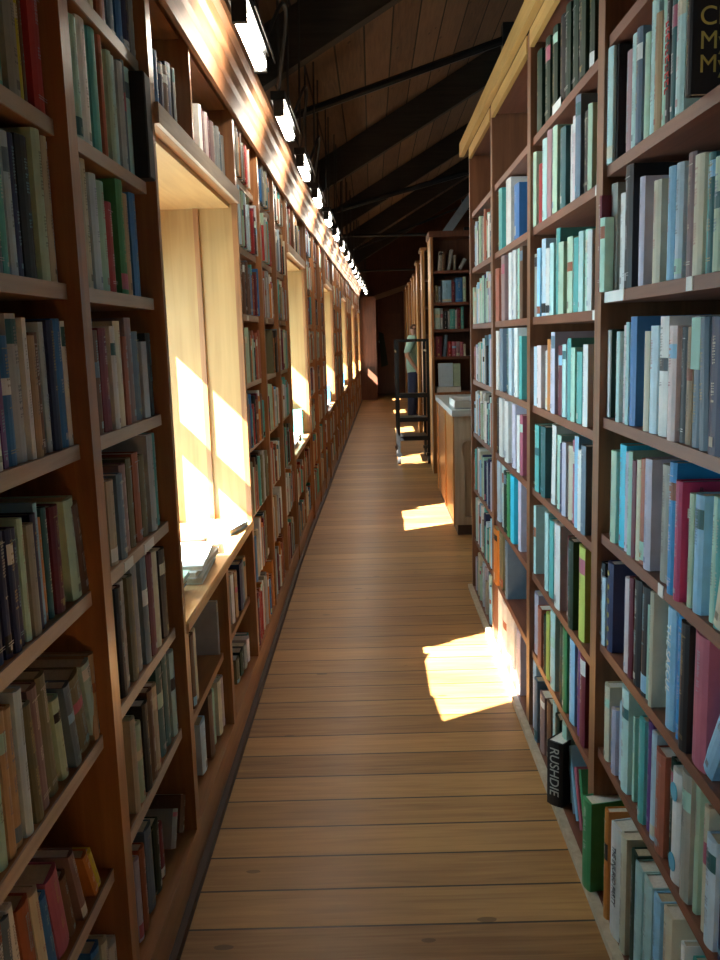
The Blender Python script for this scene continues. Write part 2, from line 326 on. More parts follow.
for k in range(-1, 6):
    y0 = B1+MOD*k; y1 = W1+MOD*k
    if y1 > 21.3: continue
    dx = bend((y0+y1)/2); nm = ('%s sunlit window' % ordn[k]) if k >= 0 else 'window behind the viewer'
    opens.append((y0, y1, dx, k))
    ym = (y0+y1)/2
    # lining of the opening
    li = MB(); li.box(-.93, XL-.004+dx, y1, y1+.003, .7405, 2.04); li.box(-.93, XL-.004+dx, y0-.003, y0, .7405, 2.04)
    # the two tall birch boards of the visible jamb with a brown moulding between
    lt = thing('window_lining', (-.7, y1, .7405), 'pale birch board lining of the %s' % nm, 'window lining', 'birch window linings')
    oo = (-.7, y1, .7405)
    MB().box(-.93, -.705+dx, y1-.018, y1, .7405, 2.04).build('jamb_board', PV, lt, oo); MB().box(-.685+dx, XL-.02+dx, y1-.018, y1, .7405, 2.04).build('jamb_board', PV, lt, oo)
    MB().box(-.705+dx, -.685+dx, y1-.03, y1, .7405, 2.04).build('jamb_moulding', WV, lt, oo)
    MB().box(XL-.02+dx, XL+.002+dx, y1-.022, y1-.0005, .7405, 2.04).build('edge_strip', WV, lt, oo)
    MB().box(-.93, XL-.02+dx, y0, y0+.015, .7405, 2.04).build('jamb_board', PV, lt, oo)
    MB().box(-.93, XL-.03+dx, y0+.015, y1-.018, 2.024, 2.04).build('soffit_board', PH, lt, oo)
    # low bookcase under the counter
    o = (XL+dx, ym, 0); t_ = thing('low_bookcase', o, 'low bookcase below the counter of the %s' % nm, 'bookcase', 'low bookcases under the windows')
    h = (y1-y0)/2
    for q in range(2):
        for a, b in ((y0+q*h, y0+q*h+.022), (y0+(q+1)*h-.022, y0+(q+1)*h)):
            MB().box(-.80+dx, XL+dx, a, b, .14, .704).build('upright', WV, t_, o)
        MB().box(-.80+dx, XLS+dx, y0+q*h+.022, y0+(q+1)*h-.022, .385, .41).build('shelf', WH, t_, o)
    MB().box(-.82+dx, -.80+dx, y0, y1, 0, .704).build('back_panel', WV, t_, o)
    MB().box(-.80+dx, XL+dx, y0, y1, 0, .14).build('plinth', WH, t_, o)
    c = MB().box(-.94, -.524+dx, y0+.002, y1-.002, .705, .740).build('window_counter', CH, origin=(-.7, ym, .705), bevel=.006)
    tag(c, 'thick oak counter board along the sill of the %s' % nm, 'counter', 'oak counters under the windows')
    # cubbies above
    o = (XL+dx, ym, 2.04); t_ = thing('overhead_cubby', o, 'row of open cubbies above the %s' % nm, 'shelf', 'cubbies above the windows')
    MB().box(-.80+dx, XL+dx, y0, y1, 2.04, 2.09).build('bottom_board', WH, t_, o)
    MB().box(XL+dx, XL+.012+dx, y0+.001, y1-.001, 2.041, 2.092).build('front_lipping', EH, t_, o)
    MB().box(-.82+dx, -.80+dx, y0, y1, 2.04, TOPZ).build('back_panel', WV, t_, o)
    MB().box(-.80+dx, XLS+dx, y0+.022, y1-.022, TOPZ-.025, TOPZ).build('top_board', WH, t_, o)
    for a in (y0, y0+.50, y1-.022): MB().box(-.80+dx, XL+dx, a, a+.022, 2.09, TOPZ).build('divider', WV, t_, o)
# cornice
prof = [(-.80, 2.42), (-.545, 2.42), (-.53, 2.405), (-.515, 2.42), (-.515, 2.50), (-.50, 2.512), (-.50, 2.53), (-.475, 2.56), (-.475, 2.60), (-.80, 2.60)]
prof = [(-.80, 2.42), (-.53, 2.42), (-.53, 2.372), (-.522, 2.366), (-.512, 2.372), (-.508, 2.44), (-.498, 2.455), (-.493, 2.50), (-.478, 2.515), (-.472, 2.55), (-.455, 2.565), (-.455, 2.60), (-.80, 2.60)]
ys = [-1.2]+[i*.8 for i in range(0, 27)]
cn = MB().poly_y(prof, ys, bend).build('cornice', WC); tag(cn, 'long varnished cornice moulding running along the top of the window-wall shelves', 'cornice')
MB().box(-.93, -.80, -1.1, 21, 2.56, 2.60)
cap = MB().poly_y([(-.93, 2.60), (-.46, 2.60), (-.46, 2.612), (-.93, 2.612)], ys, bend).build('cap_board', DARKT, cn)
# ------------------------------------------------------------------ lamps
def lamp(yc, dx, lab, half=.236):
    x, z = -.368+dx, 2.452; o = (x, yc, z)
    t_ = thing('fluorescent_lamp', o, lab, 'lamp', 'fluorescent tube lamps above the cornice')
    MB().box(x-.03, x+.03, yc-half-.04, yc+half+.04, z+.035, z+.07).build('housing', METAL, t_, o)
    MB().add([(x+.040, yc-half-.04, z+.05), (x+.040, yc+half+.04, z+.05), (x+.048, yc+half+.04, z+.012), (x+.048, yc-half-.04, z+.012),
              (x+.044, yc-half-.04, z+.05), (x+.044, yc+half+.04, z+.05), (x+.052, yc+half+.04, z+.012), (x+.052, yc-half-.04, z+.012)],
             [(0,1,2,3),(7,6,5,4),(0,4,5,1),(1,5,6,2),(2,6,7,3),(3,7,4,0)]).build('reflector', METAL, t_, o)
    MB().bar((x, yc-half, z), (x, yc+half, z), .023, 12).build('tube', TUBE, t_, o, smooth=True)
    for s_ in (-1, 1): MB().box(x-.022, x+.022, yc+s_*(half+.002), yc+s_*(half+.025), z-.024, z+.04).build('end_cap', RUBBER, t_, o)
    for s_ in (-1, 1):
        MB().bar((x, yc+s_*half*.9, z+.08), (x+.02, yc+s_*half*.9, zroof(x)-.01), .006, 6).build('cable', RUBBER, t_, o)
cnt = ['nearest', 'second', 'third', 'fourth', 'fifth', 'sixth', 'seventh', 'eighth', 'ninth', 'tenth', 'eleventh', 'twelfth', 'thirteenth', 'fourteenth', 'fifteenth', 'farthest']
for i in range(16):
    yc = 3.04+1.12*i
    lamp(yc, bend(yc)*1.1, ('lit fluorescent tube lamp above the cornice, %s in the row' % cnt[i]))
# the black brace and loops of cable between the first lamps
for i in range(3):
    yc = 3.60+1.12*i
    cu = bpy.data.curves.new('cable_loop', 'CURVE'); cu.dimensions = '3D'; cu.bevel_depth = .007
    sp = cu.splines.new('BEZIER'); sp.bezier_points.add(2)
    for bp, co in zip(sp.bezier_points, ((-.36, yc-.28, 2.53), (-.30, yc, 2.75), (-.36, yc+.28, 2.53))): bp.co = co; bp.handle_left_type = bp.handle_right_type = 'AUTO'
    o = bpy.data.objects.new('cable_loop', cu); C.objects.link(o); cu.materials.append(RUBBER); o = meshed(o)
    tag(o, 'black cable looping between the %s and %s tube lamps' % (cnt[i], cnt[i+1]), 'cable', 'black lamp cables')
# ------------------------------------------------------------------ right bookcases
SHR = [.02]+[1.5+(z-1.5)*.983 for z in (.30, .605, .93, 1.235, 1.55, 1.862, 2.165)]
SHR1 = [.02]+[1.5+(z-1.5)*.983 for z in (.39, .69, .98, 1.28, 1.59, 1.89, 2.185)]
def right_case(y0, y1, label, shelves=SHR, tags=()):
    o = (XR, (y0+y1)/2, 0); t_ = thing('bookcase', o, label, 'bookcase', 'tall bookcases facing the windows')
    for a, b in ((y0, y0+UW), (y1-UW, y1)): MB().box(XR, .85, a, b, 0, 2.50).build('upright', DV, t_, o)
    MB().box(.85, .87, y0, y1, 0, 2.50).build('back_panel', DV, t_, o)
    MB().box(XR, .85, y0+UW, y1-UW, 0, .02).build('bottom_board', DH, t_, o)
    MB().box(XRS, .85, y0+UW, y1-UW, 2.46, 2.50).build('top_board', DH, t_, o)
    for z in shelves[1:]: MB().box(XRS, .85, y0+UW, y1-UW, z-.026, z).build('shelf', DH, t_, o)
    for (ya, yb, z, dz) in tags: MB().box(XRS-.002, XRS, ya, yb, z-.025+dz, z+dz).build('shelf_tag', TAG, t_, o)
    return t_
RY = [.27, 1.26, 2.225, 3.20, 4.17, 5.09]
UW = .030
right_case(RY[0], RY[1], 'brown bookcase at the very front, facing the windows', SHR1)
right_case(RY[1], RY[2], 'nearest brown bookcase facing the windows, crammed with large novels', SHR1, ((2.03, 2.20, SHR1[5], 0), (1.60, 1.63, SHR1[5], 0), (1.71, 1.74, SHR1[3], 0)))
right_case(RY[2], RY[3], 'second brown bookcase facing the windows, black novel jutting out at its foot', SHR, ((2.72, 2.84, SHR[7], .02), (2.27, 2.30, SHR[6], 0), (2.28, 2.31, SHR[5], 0)))
right_case(RY[3], RY[4], 'third brown bookcase facing the windows, its foot in sunlight')
right_case(RY[4], RY[5], 'last and narrowest-looking brown bookcase facing the windows')
fa = MB(); fa.box(.535, .56, .27, 5.36, 2.51, 2.585)
f_ = fa.build('fascia_board', YH); tag(f_, 'yellow pine fascia board topping the bookcases that face the windows', 'fascia board')
for i in range(1, 5): MB().box(XR-.004, XR+.012, RY[i]+.03, RY[i+1]-.03, 2.445, 2.50).build('lower_strip', YH, f_)
# ------------------------------------------------------------------ books
PAL = dict(white=(.74,.76,.74), cream=(.66,.62,.46), beige=(.50,.44,.32), greige=(.33,.33,.28), grey=(.32,.34,.34), lilac=(.52,.50,.62), pinkwhite=(.68,.58,.58),
    mint=(.42,.68,.56), paleteal=(.46,.68,.66), teal=(.10,.42,.40), darkteal=(.03,.13,.14), skyblue=(.28,.56,.78), paleblue=(.52,.68,.78), blue=(.04,.18,.45),
    brightblue=(.02,.32,.72), cyan=(.04,.58,.80), navy=(.02,.03,.10), slate=(.13,.20,.27), black=(.012,.013,.016), darkgreen=(.008,.036,.022), green=(.05,.26,.10),
    palegreen=(.45,.62,.46), yellowgreen=(.52,.60,.12), yellow=(.65,.55,.05), orange=(.62,.22,.04), rust=(.30,.09,.04), brown=(.14,.07,.04), tan=(.42,.28,.15),
    mauve=(.27,.18,.18), red=(.38,.03,.03), terracotta=(.42,.13,.08), maroon=(.16,.02,.04), rose=(.45,.12,.18), magenta=(.50,.04,.14), dustypink=(.42,.24,.26),
    purple=(.16,.06,.26), olive=(.17,.16,.09), silver=(.45,.48,.50))
WORDS = dict(paleteal='pale-teal', darkteal='dark-teal', skyblue='sky-blue', paleblue='pale-blue', brightblue='bright-blue', darkgreen='dark-green', palegreen='pale-green',
    yellowgreen='yellow-green', pinkwhite='pinkish-white', dustypink='dusty-pink', greige='grey-beige', rust='rust-brown')
cw = lambda c: WORDS.get(c, c)
LIGHT = {'white','cream','beige','lilac','pinkwhite','mint','paleteal','skyblue','paleblue','cyan','palegreen','yellowgreen','yellow','silver','tan','greige'}
BOOKS = []          # every book: dict(side, x, y, z, t, h, d, col, lean, shelf words, case words, order)
def book_mesh(h, t, D, col, seed, mb_c, mb_p, X=lambda v: v, marks=True):
    """local frame: spine at x=0 facing +x, thickness along y (centred), height z"""
    r = random.Random(seed); c = PAL[col]; k = r.uniform(.85, 1.12); c = tuple(min(.85, v*k) for v in c)
    bt = min(.003, t*.12); bow = min(.006, t*.16) if t > .018 else 0.0006
    n = 4; out = []; inn = []
    for i in range(n+1):
        y = -t/2+t*i/n; b = bow*(1-(2*i/n-1)**2); out.append((b, y)); 
    ring = [(-D, -t/2)]+out+[(-D, t/2), (-D, t/2-bt)]+[(-bt*1.2, t/2-bt), (-bt*1.2, -t/2+bt)]+[(-D, -t/2+bt)]
    nn = len(ring); vs = [X((x, y, 0)) for x, y in ring]+[X((x, y, h)) for x, y in ring]
    mb_c.add(vs, [tuple(range(nn-1, -1, -1)), tuple(range(nn, 2*nn))]+[(i, (i+1) % nn, nn+(i+1) % nn, nn+i) for i in range(nn)], c)
    ov = .003 if h > .12 else .001
    pc = r.choice([(.62,.56,.42), (.70,.66,.55), (.50,.42,.28), (.74,.72,.66)])
    x0, x1, y0, y1 = -D+.004, -bt*1.2, -t/2+bt, t/2-bt
    bx = [(x0,y0,ov),(x1,y0,ov),(x1,y1,ov),(x0,y1,ov),(x0,y0,h-ov),(x1,y0,h-ov),(x1,y1,h-ov),(x0,y1,h-ov)]
    mb_p.add([X(v) for v in bx], [(0,3,2,1),(4,5,6,7),(0,1,5,4),(1,2,6,5),(2,3,7,6),(3,0,4,7)], pc)
    if not marks: return
    light = col in LIGHT
    ink = r.choice([(.03,.04,.08), (.10,.03,.03), (.02,.02,.02), (.05,.12,.3), (.35,.03,.04)]) if light else r.choice([(.7,.7,.66), (.45,.36,.12), (.6,.6,.62), (.7,.66,.5), (.25,.5,.6)])
    e = .0005; ink = tuple(a*.62+b*.38 for a, b in zip(ink, c))
    def quad(ya, yb, za, zb, q):
        xs = bow*(1-(max(abs(ya), abs(yb))/(t/2))**2)+e if bow > .001 else bow+e
        xs = bow*(1-min(1, min(abs(ya), abs(yb))/(t/2))**2)+e if ya*yb > 0 else bow+e
        mb_c.add([X((xs, ya, za)), X((xs, yb, za)), X((xs, yb, zb)), X((xs, ya, zb))], [(0, 1, 2, 3)], q)
    typ = r.random()
    if typ < .30 and marks != 'plain':     # colour band at head or foot
        q = PAL[r.choice(['white', 'slate', 'rose', 'darkteal', 'cream', 'mint', 'rust', 'black', 'skyblue'])]
        za = h*r.choice([.04, .72, .80, .55]); zb = za+h*r.uniform(.1, .18)
        for i in range(n):
            (xa, ya), (xb, yb) = out[i], out[i+1]
            mb_c.add([X((xa+e*.6, ya, za)), X((xb+e*.6, yb, za)), X((xb+e*.6, yb, zb)), X((xa+e*.6, ya, zb))], [(0, 1, 2, 3)], q)
    if t > .011:                            # worn, unreadable lettering running down the spine
        z = h*r.uniform(.84, .93); lw = min(.006, t*r.uniform(.12, .22)); stop = h*r.uniform(.18, .5)
        gap = h*r.uniform(.5, .62)
        while z > stop:
            l = r.uniform(.002, .0045)
            if not (abs(z-gap) < .014) and r.random() > .12:
                quad(-lw*r.uniform(.8, 1), -lw*.15, z-l, z, ink); quad(lw*.15, lw*r.uniform(.8, 1), z-l*r.uniform(.3, 1), z, ink)
            z -= l+.0018
        if r.random() < .5: quad(-t*.14, t*.14, h*.06, h*.06+t*.3, ink)
    if not light and r.random() < .5 and t > .014:
        for zz in (.1, .12, .9): quad(-t*.4, t*.4, h*zz, h*zz+.0015, ink)
def add_book(side, y0, y1, zs, h, col, case, shelf, lean=0.0, proj=0.0, D=None, tmax=None, dx=0.0, special=None, xs=None, full=False, seedx=0):
    """y0 < y1: the stretch of shelf it takes up; the spine fills the far end of it and its near cover shows in the rest"""
    g = y1-y0
    t_ = g*.94 if (g < .045 or full) else .042+.45*(g-.045)
    if tmax: t_ = min(t_, tmax)
    if side == 'F': yc = (y0+y1)/2; t_ = g*.94
    else: yc = y1-t_/2-.0008
    r = random.Random(int(abs(y0)*1e4)+int(zs*1e3)*7+seedx)
    if D is None: D = min(.215, max(.10, h*r.uniform(.62, .74)))
    BOOKS.append(dict(side=side, y=yc, z=zs, t=t_, h=h, d=D, col=col, lean=lean, case=case, shelf=shelf, proj=proj+r.uniform(-.006, .006), dx=dx, special=special, xs=xs, seed=r.randint(0, 10**6)))
    return BOOKS[-1]
LIM = {}
SPX = {'R': .577, 'L': -.567}
def row_px(side, case, shelf, zs, ox, oy, sc_, items, refc=None, dz_max=None, zclip=None, dx=0.0):
    """books read off one shelf: (cx0, cx1, ctop, colour[, options])"""
    for it in items:
        cx0, cx1, ct, col = it[:4]; op = dict(it[4]) if len(it) > 4 else {}
        pj = op.get('proj', 0); xr = SPX[side]+dx+(-pj if side == 'R' else pj)
        vref = oy+(refc if refc is not None else 0)/sc_
        u0, u1 = ox+cx0/sc_, ox+cx1/sc_; vt = oy+ct/sc_
        ya, yb = on_x(u0, vref, xr).y, on_x(u1, vref, xr).y
        y0, y1 = min(ya, yb), max(ya, yb)
        lo, hi = LIM.get(case, (-9, 99))
        if y1-y0 < .09: sh_ = min(0, hi-y1)+max(0, lo-y0); sh_ = max(-.05, min(.05, sh_)); y0 += sh_; y1 += sh_
        y0, y1 = max(y0, lo), min(y1, hi)
        if y1-y0 < .008: continue
        if case.startswith('cubb') and y0 < B1+.523 and y1 > B1+.499: continue
        if case.startswith('case') and y1-y0 > .06 and y0 < (B1+W1)/2-.06: y1 = min(y1, (B1+W1)/2-.024)
        if case.startswith('case') and y0 < (B1+W1)/2+.023 and y1 > (B1+W1)/2-.023: continue
        ztop = on_x((u0+u1)/2 if side == 'L' else u0*.6+u1*.4, vt, xr).z
        h = ztop-zs
        lst = (SHR1 if case == R1 else SHR) if side == 'R' else SHL
        nx = [z for z in lst if z > zs+.05]
        hm = min(zclip if zclip else .29, (nx[0]-.034-zs) if nx and 'first window' not in case else .25)
        h = max(.10, min(h, hm))
        add_book(side, y0, y1, zs, h, col, case, shelf, **op)
SH = ['lowest shelf', 'second shelf up', 'third shelf up', 'fourth shelf up', 'fifth shelf up', 'sixth shelf up', 'seventh shelf up', 'topmost shelf']
R1, R2, R3, R4 = 'nearest right bookcase', 'second right bookcase', 'third right bookcase', 'last right bookcase'
LA, LB = 'nearest left bookcase', 'second left bookcase'
P = 'proj'
LIM = {R1: (RY[1]+UW, RY[2]-UW), R2: (RY[2]+UW, RY[3]-UW), R3: (RY[3]+UW, RY[4]-UW), R4: (RY[4]+UW, RY[5]-UW), LA: (A0+.027, A1-.027), LB: (A1+.027, B1-.027), 'case under the first window': (B1+.024, W1-.024), 'cubbies above the first window': (B1+.024, W1-.024)}
# --- nearest right bookcase
row_px('R', R1, SH[6], SHR1[6], 600, 0, 6, [
 (2,36,262,'paleteal',{P:.012}), (40,150,60,'black',{'tmax':.05,'special':'fires'}), (150,200,310,'dustypink'), (200,238,215,'paleteal'), (238,272,180,'slate'), (272,298,210,'palegreen'), (298,336,-30,'paleteal'),
 (336,372,95,'tan'), (372,402,-30,'mint'), (402,440,-30,'black',{'special':'redletters'}), (440,474,-30,'darkteal'), (474,528,-30,'paleteal',{'tmax':.07}), (528,560,-60,'black',{'tmax':.05,P:.03,'special':'ry'})], 450, zclip=.268)
row_px('R', R1, SH[5], SHR1[5], 600, 160, 6, [
 (-12,0,230,'maroon',{P:.02}), (0,26,355,'mint',{P:.02}), (36,118,150,'greige',{'tmax':.05}), (118,160,205,'white'), (165,225,30,'black'), (240,312,100,'lilac',{'tmax':.032}), (315,420,118,'cream',{'tmax':.045,'special':'portrait'}), (422,462,50,'skyblue'),
 (465,508,28,'paleblue'), (508,555,-30,'mauve'), (558,622,-20,'cream'), (622,655,-30,'teal'), (655,692,-30,'darkteal'), (692,760,-10,'palegreen')], 500, zclip=.262)
row_px('R', R1, SH[4], SHR1[4], 600, 320, 6, [
 (20,110,58,'darkgreen',{'tmax':.022,'special':'palespine'}), (112,130,70,'paleteal'), (131,156,33,'pinkwhite'), (157,174,15,'paleteal'), (175,268,-20,'blue',{'tmax':.04}), (270,298,68,'cream'), (300,346,36,'paleblue'), (346,422,-20,'white',{'tmax':.05}),
 (428,474,36,'pinkwhite'), (476,512,44,'black'), (512,545,44,'tan'), (548,606,-20,'slate',{'special':'paletop'}), (612,664,-10,'slate',{'lean':-.06}), (668,780,-20,'navy')], 350, zclip=.262)
row_px('R', R1, SH[3], SHR1[3], 600, 480, 6, [
 (76,104,-180,'palegreen'), (105,146,-215,'cyan'), (147,168,-170,'lilac'), (169,192,-175,'mint'), (193,212,-120,'maroon'), (212,232,-125,'cream'), (233,264,-130,'terracotta'), (268,352,-125,'lilac',{'tmax':.042}),
 (355,412,-95,'greige'), (414,456,-130,'brightblue',{'proj':.01}), (456,548,12,'magenta',{'tmax':.032,'special':'pink',P:.012}), (552,578,78,'palegreen'), (580,662,88,'skyblue',{'tmax':.04}), (664,700,95,'mint',{'lean':.02}), (705,740,110,'teal'), (745,830,60,'cream',{'lean':.25})], 250, zclip=.258)
row_px('R', R1, SH[2], SHR1[2], 600, 480, 6, [
 (8,26,480,'black'), (26,44,575,'paleblue'), (46,145,512,'navy',{'tmax':.045,'special':'gilt'}), (150,176,580,'pinkwhite'), (177,200,578,'maroon'), (202,250,590,'black'), (252,306,632,'black',{'special':'redc'}), (272,312,740,'mint'),
 (314,400,665,'cream',{'tmax':.02}), (402,462,742,'skyblue',{'special':'saecul'}), (466,500,800,'brightblue'), (505,560,830,'black',{'special':None}), (572,700,900,'rose',{'tmax':.075}), (715,790,900,'skyblue',{'lean':.5})], 900, zclip=.255)
row_px('R', R1, SH[1], SHR1[1], 600, 640, 6, [
 (28,78,262,'cream',{'tmax':.04}), (78,100,395,'lilac'), (101,124,360,'paleblue'), (126,178,270,'paleteal'), (180,238,475,'mint',{'tmax':.014}), (240,272,455,'teal'), (273,300,470,'purple'), (302,332,540,'paleblue'), (334,408,665,'terracotta'),
 (410,438,705,'darkgreen'), (440,500,778,'white',{'special':'blobs'}), (502,565,775,'greige'), (568,630,860,'palegreen',{'tmax':.02}), (634,664,1000,'cream'), (668,735,1200,'paleblue'), (738,800,1150,'navy'), (805,870,1150,'cream')], 900, zclip=.26)
row_px('R', R1, SH[0], SHR1[0], 600, 800, 6, [
 (14,60,58,'orange',{'tmax':.028,P:.025}), (60,118,148,'white',{'tmax':.058,P:.022,'special':'injured'}), (124,172,205,'cream',{'tmax':.04,P:.012}), (176,208,262,'darkgreen',{P:.012}),
 (210,262,385,'paleteal',{P:.01}), (264,330,440,'paleteal',{P:.01}), (332,372,545,'skyblue',{P:.006}), (374,480,600,'cream',{P:.006,'tmax':.05}), (510,560,770,'white',{'tmax':.02}), (562,610,860,'teal'), (615,700,900,'cream')], 600, zclip=.30)
# --- second right bookcase
row_px('R', R2, SH[7], SHR[7], 455, 0, 4.8, [(400,436,215,'darkgreen'), (437,468,180,'darkgreen'), (469,500,60,'darkgreen'), (501,530,40,'black'), (531,560,20,'darkgreen'), (561,588,0,'darkgreen'), (589,614,-20,'black'), (615,640,-40,'darkgreen'), (641,662,-60,'darkgreen')], 300, zclip=.27)
row_px('R', R2, SH[6], SHR[6], 455, 0, 4.8, [(370,384,790,'white'), (385,398,735,'palegreen'), (399,414,790,'red'), (417,444,670,'paleteal'), (446,474,590,'dustypink'), (476,508,610,'palegreen'), (511,548,615,'darkteal'), (550,566,605,'white'), (568,584,565,'pinkwhite'), (586,616,465,'slate'), (618,646,540,'black'), (648,666,508,'palegreen')], 900)
row_px('R', R2, SH[5], SHR[5], 455, 180, 4.8, [(378,397,360,'greige'), (398,414,330,'skyblue'), (415,439,285,'paleblue'), (440,457,330,'white'), (459,479,305,'paleteal'), (480,497,235,'teal'), (499,533,300,'palegreen'), (535,572,275,'palegreen'), (574,597,280,'teal'), (598,619,250,'paleteal'), (620,645,240,'mint'), (647,668,245,'white')], 450)
row_px('R', R2, SH[4], SHR[4], 455, 180, 4.8, [(378,400,800,'paleblue'), (402,429,795,'pinkwhite'), (430,443,820,'white'), (444,457,765,'orange'), (458,471,790,'white'), (472,491,730,'lilac'), (495,513,795,'maroon'), (515,530,790,'paleteal'), (532,549,775,'slate'), (550,564,760,'teal'), (565,582,805,'mint'), (584,614,825,'teal'), (620,646,790,'white')], 850)
row_px('R', R2, SH[3], SHR[3], 455, 360, 4.8, [(392,418,312,'teal'), (421,450,320,'darkteal'), (462,483,312,'white',{'lean':.06}), (485,504,360,'mint'), (506,519,400,'navy'), (520,539,395,'lilac'), (541,558,410,'cream'), (560,581,385,'rose'), (583,599,365,'skyblue'), (601,614,430,'white'), (616,640,410,'slate')], 500)
row_px('R', R2, SH[2], SHR[2], 455, 360, 4.8, [(378,428,715,'paleteal',{'tmax':.03,'special':'portrait'}), (431,450,730,'paleteal'), (453,480,770,'teal'), (484,530,790,'white'), (535,553,850,'maroon'), (555,586,865,'darkgreen'), (592,636,900,'yellowgreen')], 880)
row_px('R', R2, SH[1], SHR[1], 455, 540, 4.8, [(375,404,255,'lilac'), (406,429,325,'terracotta'), (430,443,360,'darkgreen'), (444,461,350,'yellowgreen'), (463,497,345,'paleteal'), (500,520,410,'darkgreen'), (522,547,415,'green'), (549,586,480,'skyblue'), (588,604,520,'purple'), (606,640,550,'maroon')], 480)
row_px('R', R2, SH[0], SHR[0], 455, 540, 4.8, [(372,386,570,'paleblue'), (388,404,665,'slate',{P:.01}), (406,438,745,'mauve',{P:.01}), (441,463,775,'brown'), (466,488,780,'paleteal'), (490,518,850,'darkgreen'), (520,543,880,'mint')], 850)
# --- third right bookcase
row_px('R', R3, SH[6], SHR[6], 455, 0, 4.8, [(215,240,905,'teal'), (243,288,835,'white'), (290,335,880,'blue')], 900)
row_px('R', R3, SH[5], SHR[5], 455, 180, 4.8, [(182,200,440,'terracotta'), (201,228,425,'terracotta'), (230,253,350,'mauve'), (255,272,325,'white'), (274,297,320,'white'), (298,313,330,'mint'), (315,332,320,'brown')], 500)
row_px('R', R3, SH[4], SHR[4], 455, 180, 4.8, [(203,217,725,'white'), (218,244,695,'slate'), (245,261,705,'darkteal'), (262,284,700,'paleblue'), (285,309,690,'white'), (310,328,750,'teal')], 850)
row_px('R', R3, SH[3], SHR[3], 455, 360, 4.8, [(190,211,180,'black'), (212,239,180,'white'), (240,271,190,'white'), (272,297,200,'lilac'), (298,311,265,'white'), (312,328,265,'rose')], 300)
row_px('R', R3, SH[2], SHR[2], 455, 360, 4.8, [(200,224,480,'paleblue'), (225,239,500,'paleteal'), (240,254,535,'darkgreen'), (255,271,545,'green'), (272,300,535,'cyan'), (302,318,545,'lilac')], 680)
row_px('R', R3, SH[1], SHR[1], 455, 360, 4.8, [(180,214,805,'orange',{P:.02}), (216,244,825,'olive'), (246,312,850,'slate',{'tmax':.05})], 930)
row_px('R', R3, SH[0], SHR[0], 455, 540, 4.8, [(190,233,215,'white'), (235,268,290,'white'), (270,300,330,'white'), (302,332,370,'lilac')], 420)
# --- nearest left bookcase
row_px('L', LA, SH[6], SHL[6], 0, 0, 6, [(-120,-4,-60,'teal'), (0,84,-60,'greige'), (88,128,-60,'yellow',{'tmax':.02}), (130,146,-60,'brown'), (147,224,-60,'red'), (226,296,-60,'lilac',{'special':'lefttext'})], 300, zclip=.25)
row_px('L', LA, SH[5], SHL[5], 0, 160, 6, [(-90,-40,-60,'slate'), (-38,-2,-60,'teal'), (0,16,-120,'skyblue'), (18,58,-150,'paleblue'), (60,100,-140,'navy'), (104,192,-130,'black',{'tmax':.05}), (198,248,-165,'palegreen'), (252,284,-120,'beige'), (290,322,-90,'lilac'), (330,364,-5,'cream')], 240, zclip=.255)
row_px('L', LA, SH[4], SHL[4], 0, 320, 6, [(-90,-30,0,'white'), (-28,2,40,'purple'), (4,70,95,'blue'), (72,138,-35,'silver'), (140,166,-10,'white'), (168,208,95,'tan'), (210,258,75,'brown'), (262,290,15,'paleblue'), (292,332,5,'navy'), (334,386,-5,'blue'), (388,412,10,'white'), (414,436,40,'slate')], 400, zclip=.262)
row_px('L', LA, SH[3], SHL[3], 0, 480, 6, [(-80,-20,330,'navy'), (-18,28,300,'navy'), (30,72,285,'navy'), (74,116,280,'navy'), (118,152,220,'mint'), (154,198,255,'greige'), (200,236,190,'navy'), (237,262,125,'skyblue'), (263,284,215,'orange'), (286,318,150,'darkteal'), (320,372,140,'maroon'), (392,470,100,'palegreen',{'lean':.06,'tmax':.05}), (474,528,105,'brown',{'lean':.16})], 500, zclip=.25)
row_px('L', LA, SH[2], SHL[2], 0, 640, 6, [(-90,-30,450,'mint'), (-28,20,420,'tan'), (22,78,400,'tan'), (80,132,280,'paleblue',{'tmax':.04}), (136,188,365,'olive',{'lean':.08}), (190,252,255,'mauve',{'lean':.06}), (256,318,172,'olive',{'lean':.08}), (322,384,330,'palegreen',{'lean':.12,'tmax':.03}), (396,434,220,'slate',{'lean':.2}), (446,520,170,'olive',{'lean':.24,'tmax':.055}), (524,572,75,'paleteal',{'lean':.22}), (584,612,0,'tan')], 500, zclip=.262)
row_px('L', LA, SH[1], SHL[1], 0, 800, 6, [(-90,-20,700,'white'), (-18,34,720,'slate'), (38,80,615,'white',{'lean':.1}), (84,168,600,'rust',{'lean':.1,'tmax':.05}), (170,226,512,'cream',{'lean':.12}), (228,280,545,'blue',{'lean':.16}), (296,392,400,'rose',{'lean':.2,'tmax':.06}), (396,440,400,'brown',{'lean':.22}), (446,478,210,'mauve',{'lean':.3}), (500,560,240,'orange',{'lean':.42,'tmax':.022}), (562,590,215,'yellow',{'lean':.42,'tmax':.022})], 600, zclip=.25)
row_px('L', LA, SH[0], SHL[0], 0, 800, 6, [(470,540,860,'navy'), (545,600,810,'blue'), (602,640,820,'cream'), (645,700,815,'white')], 960, zclip=.2)
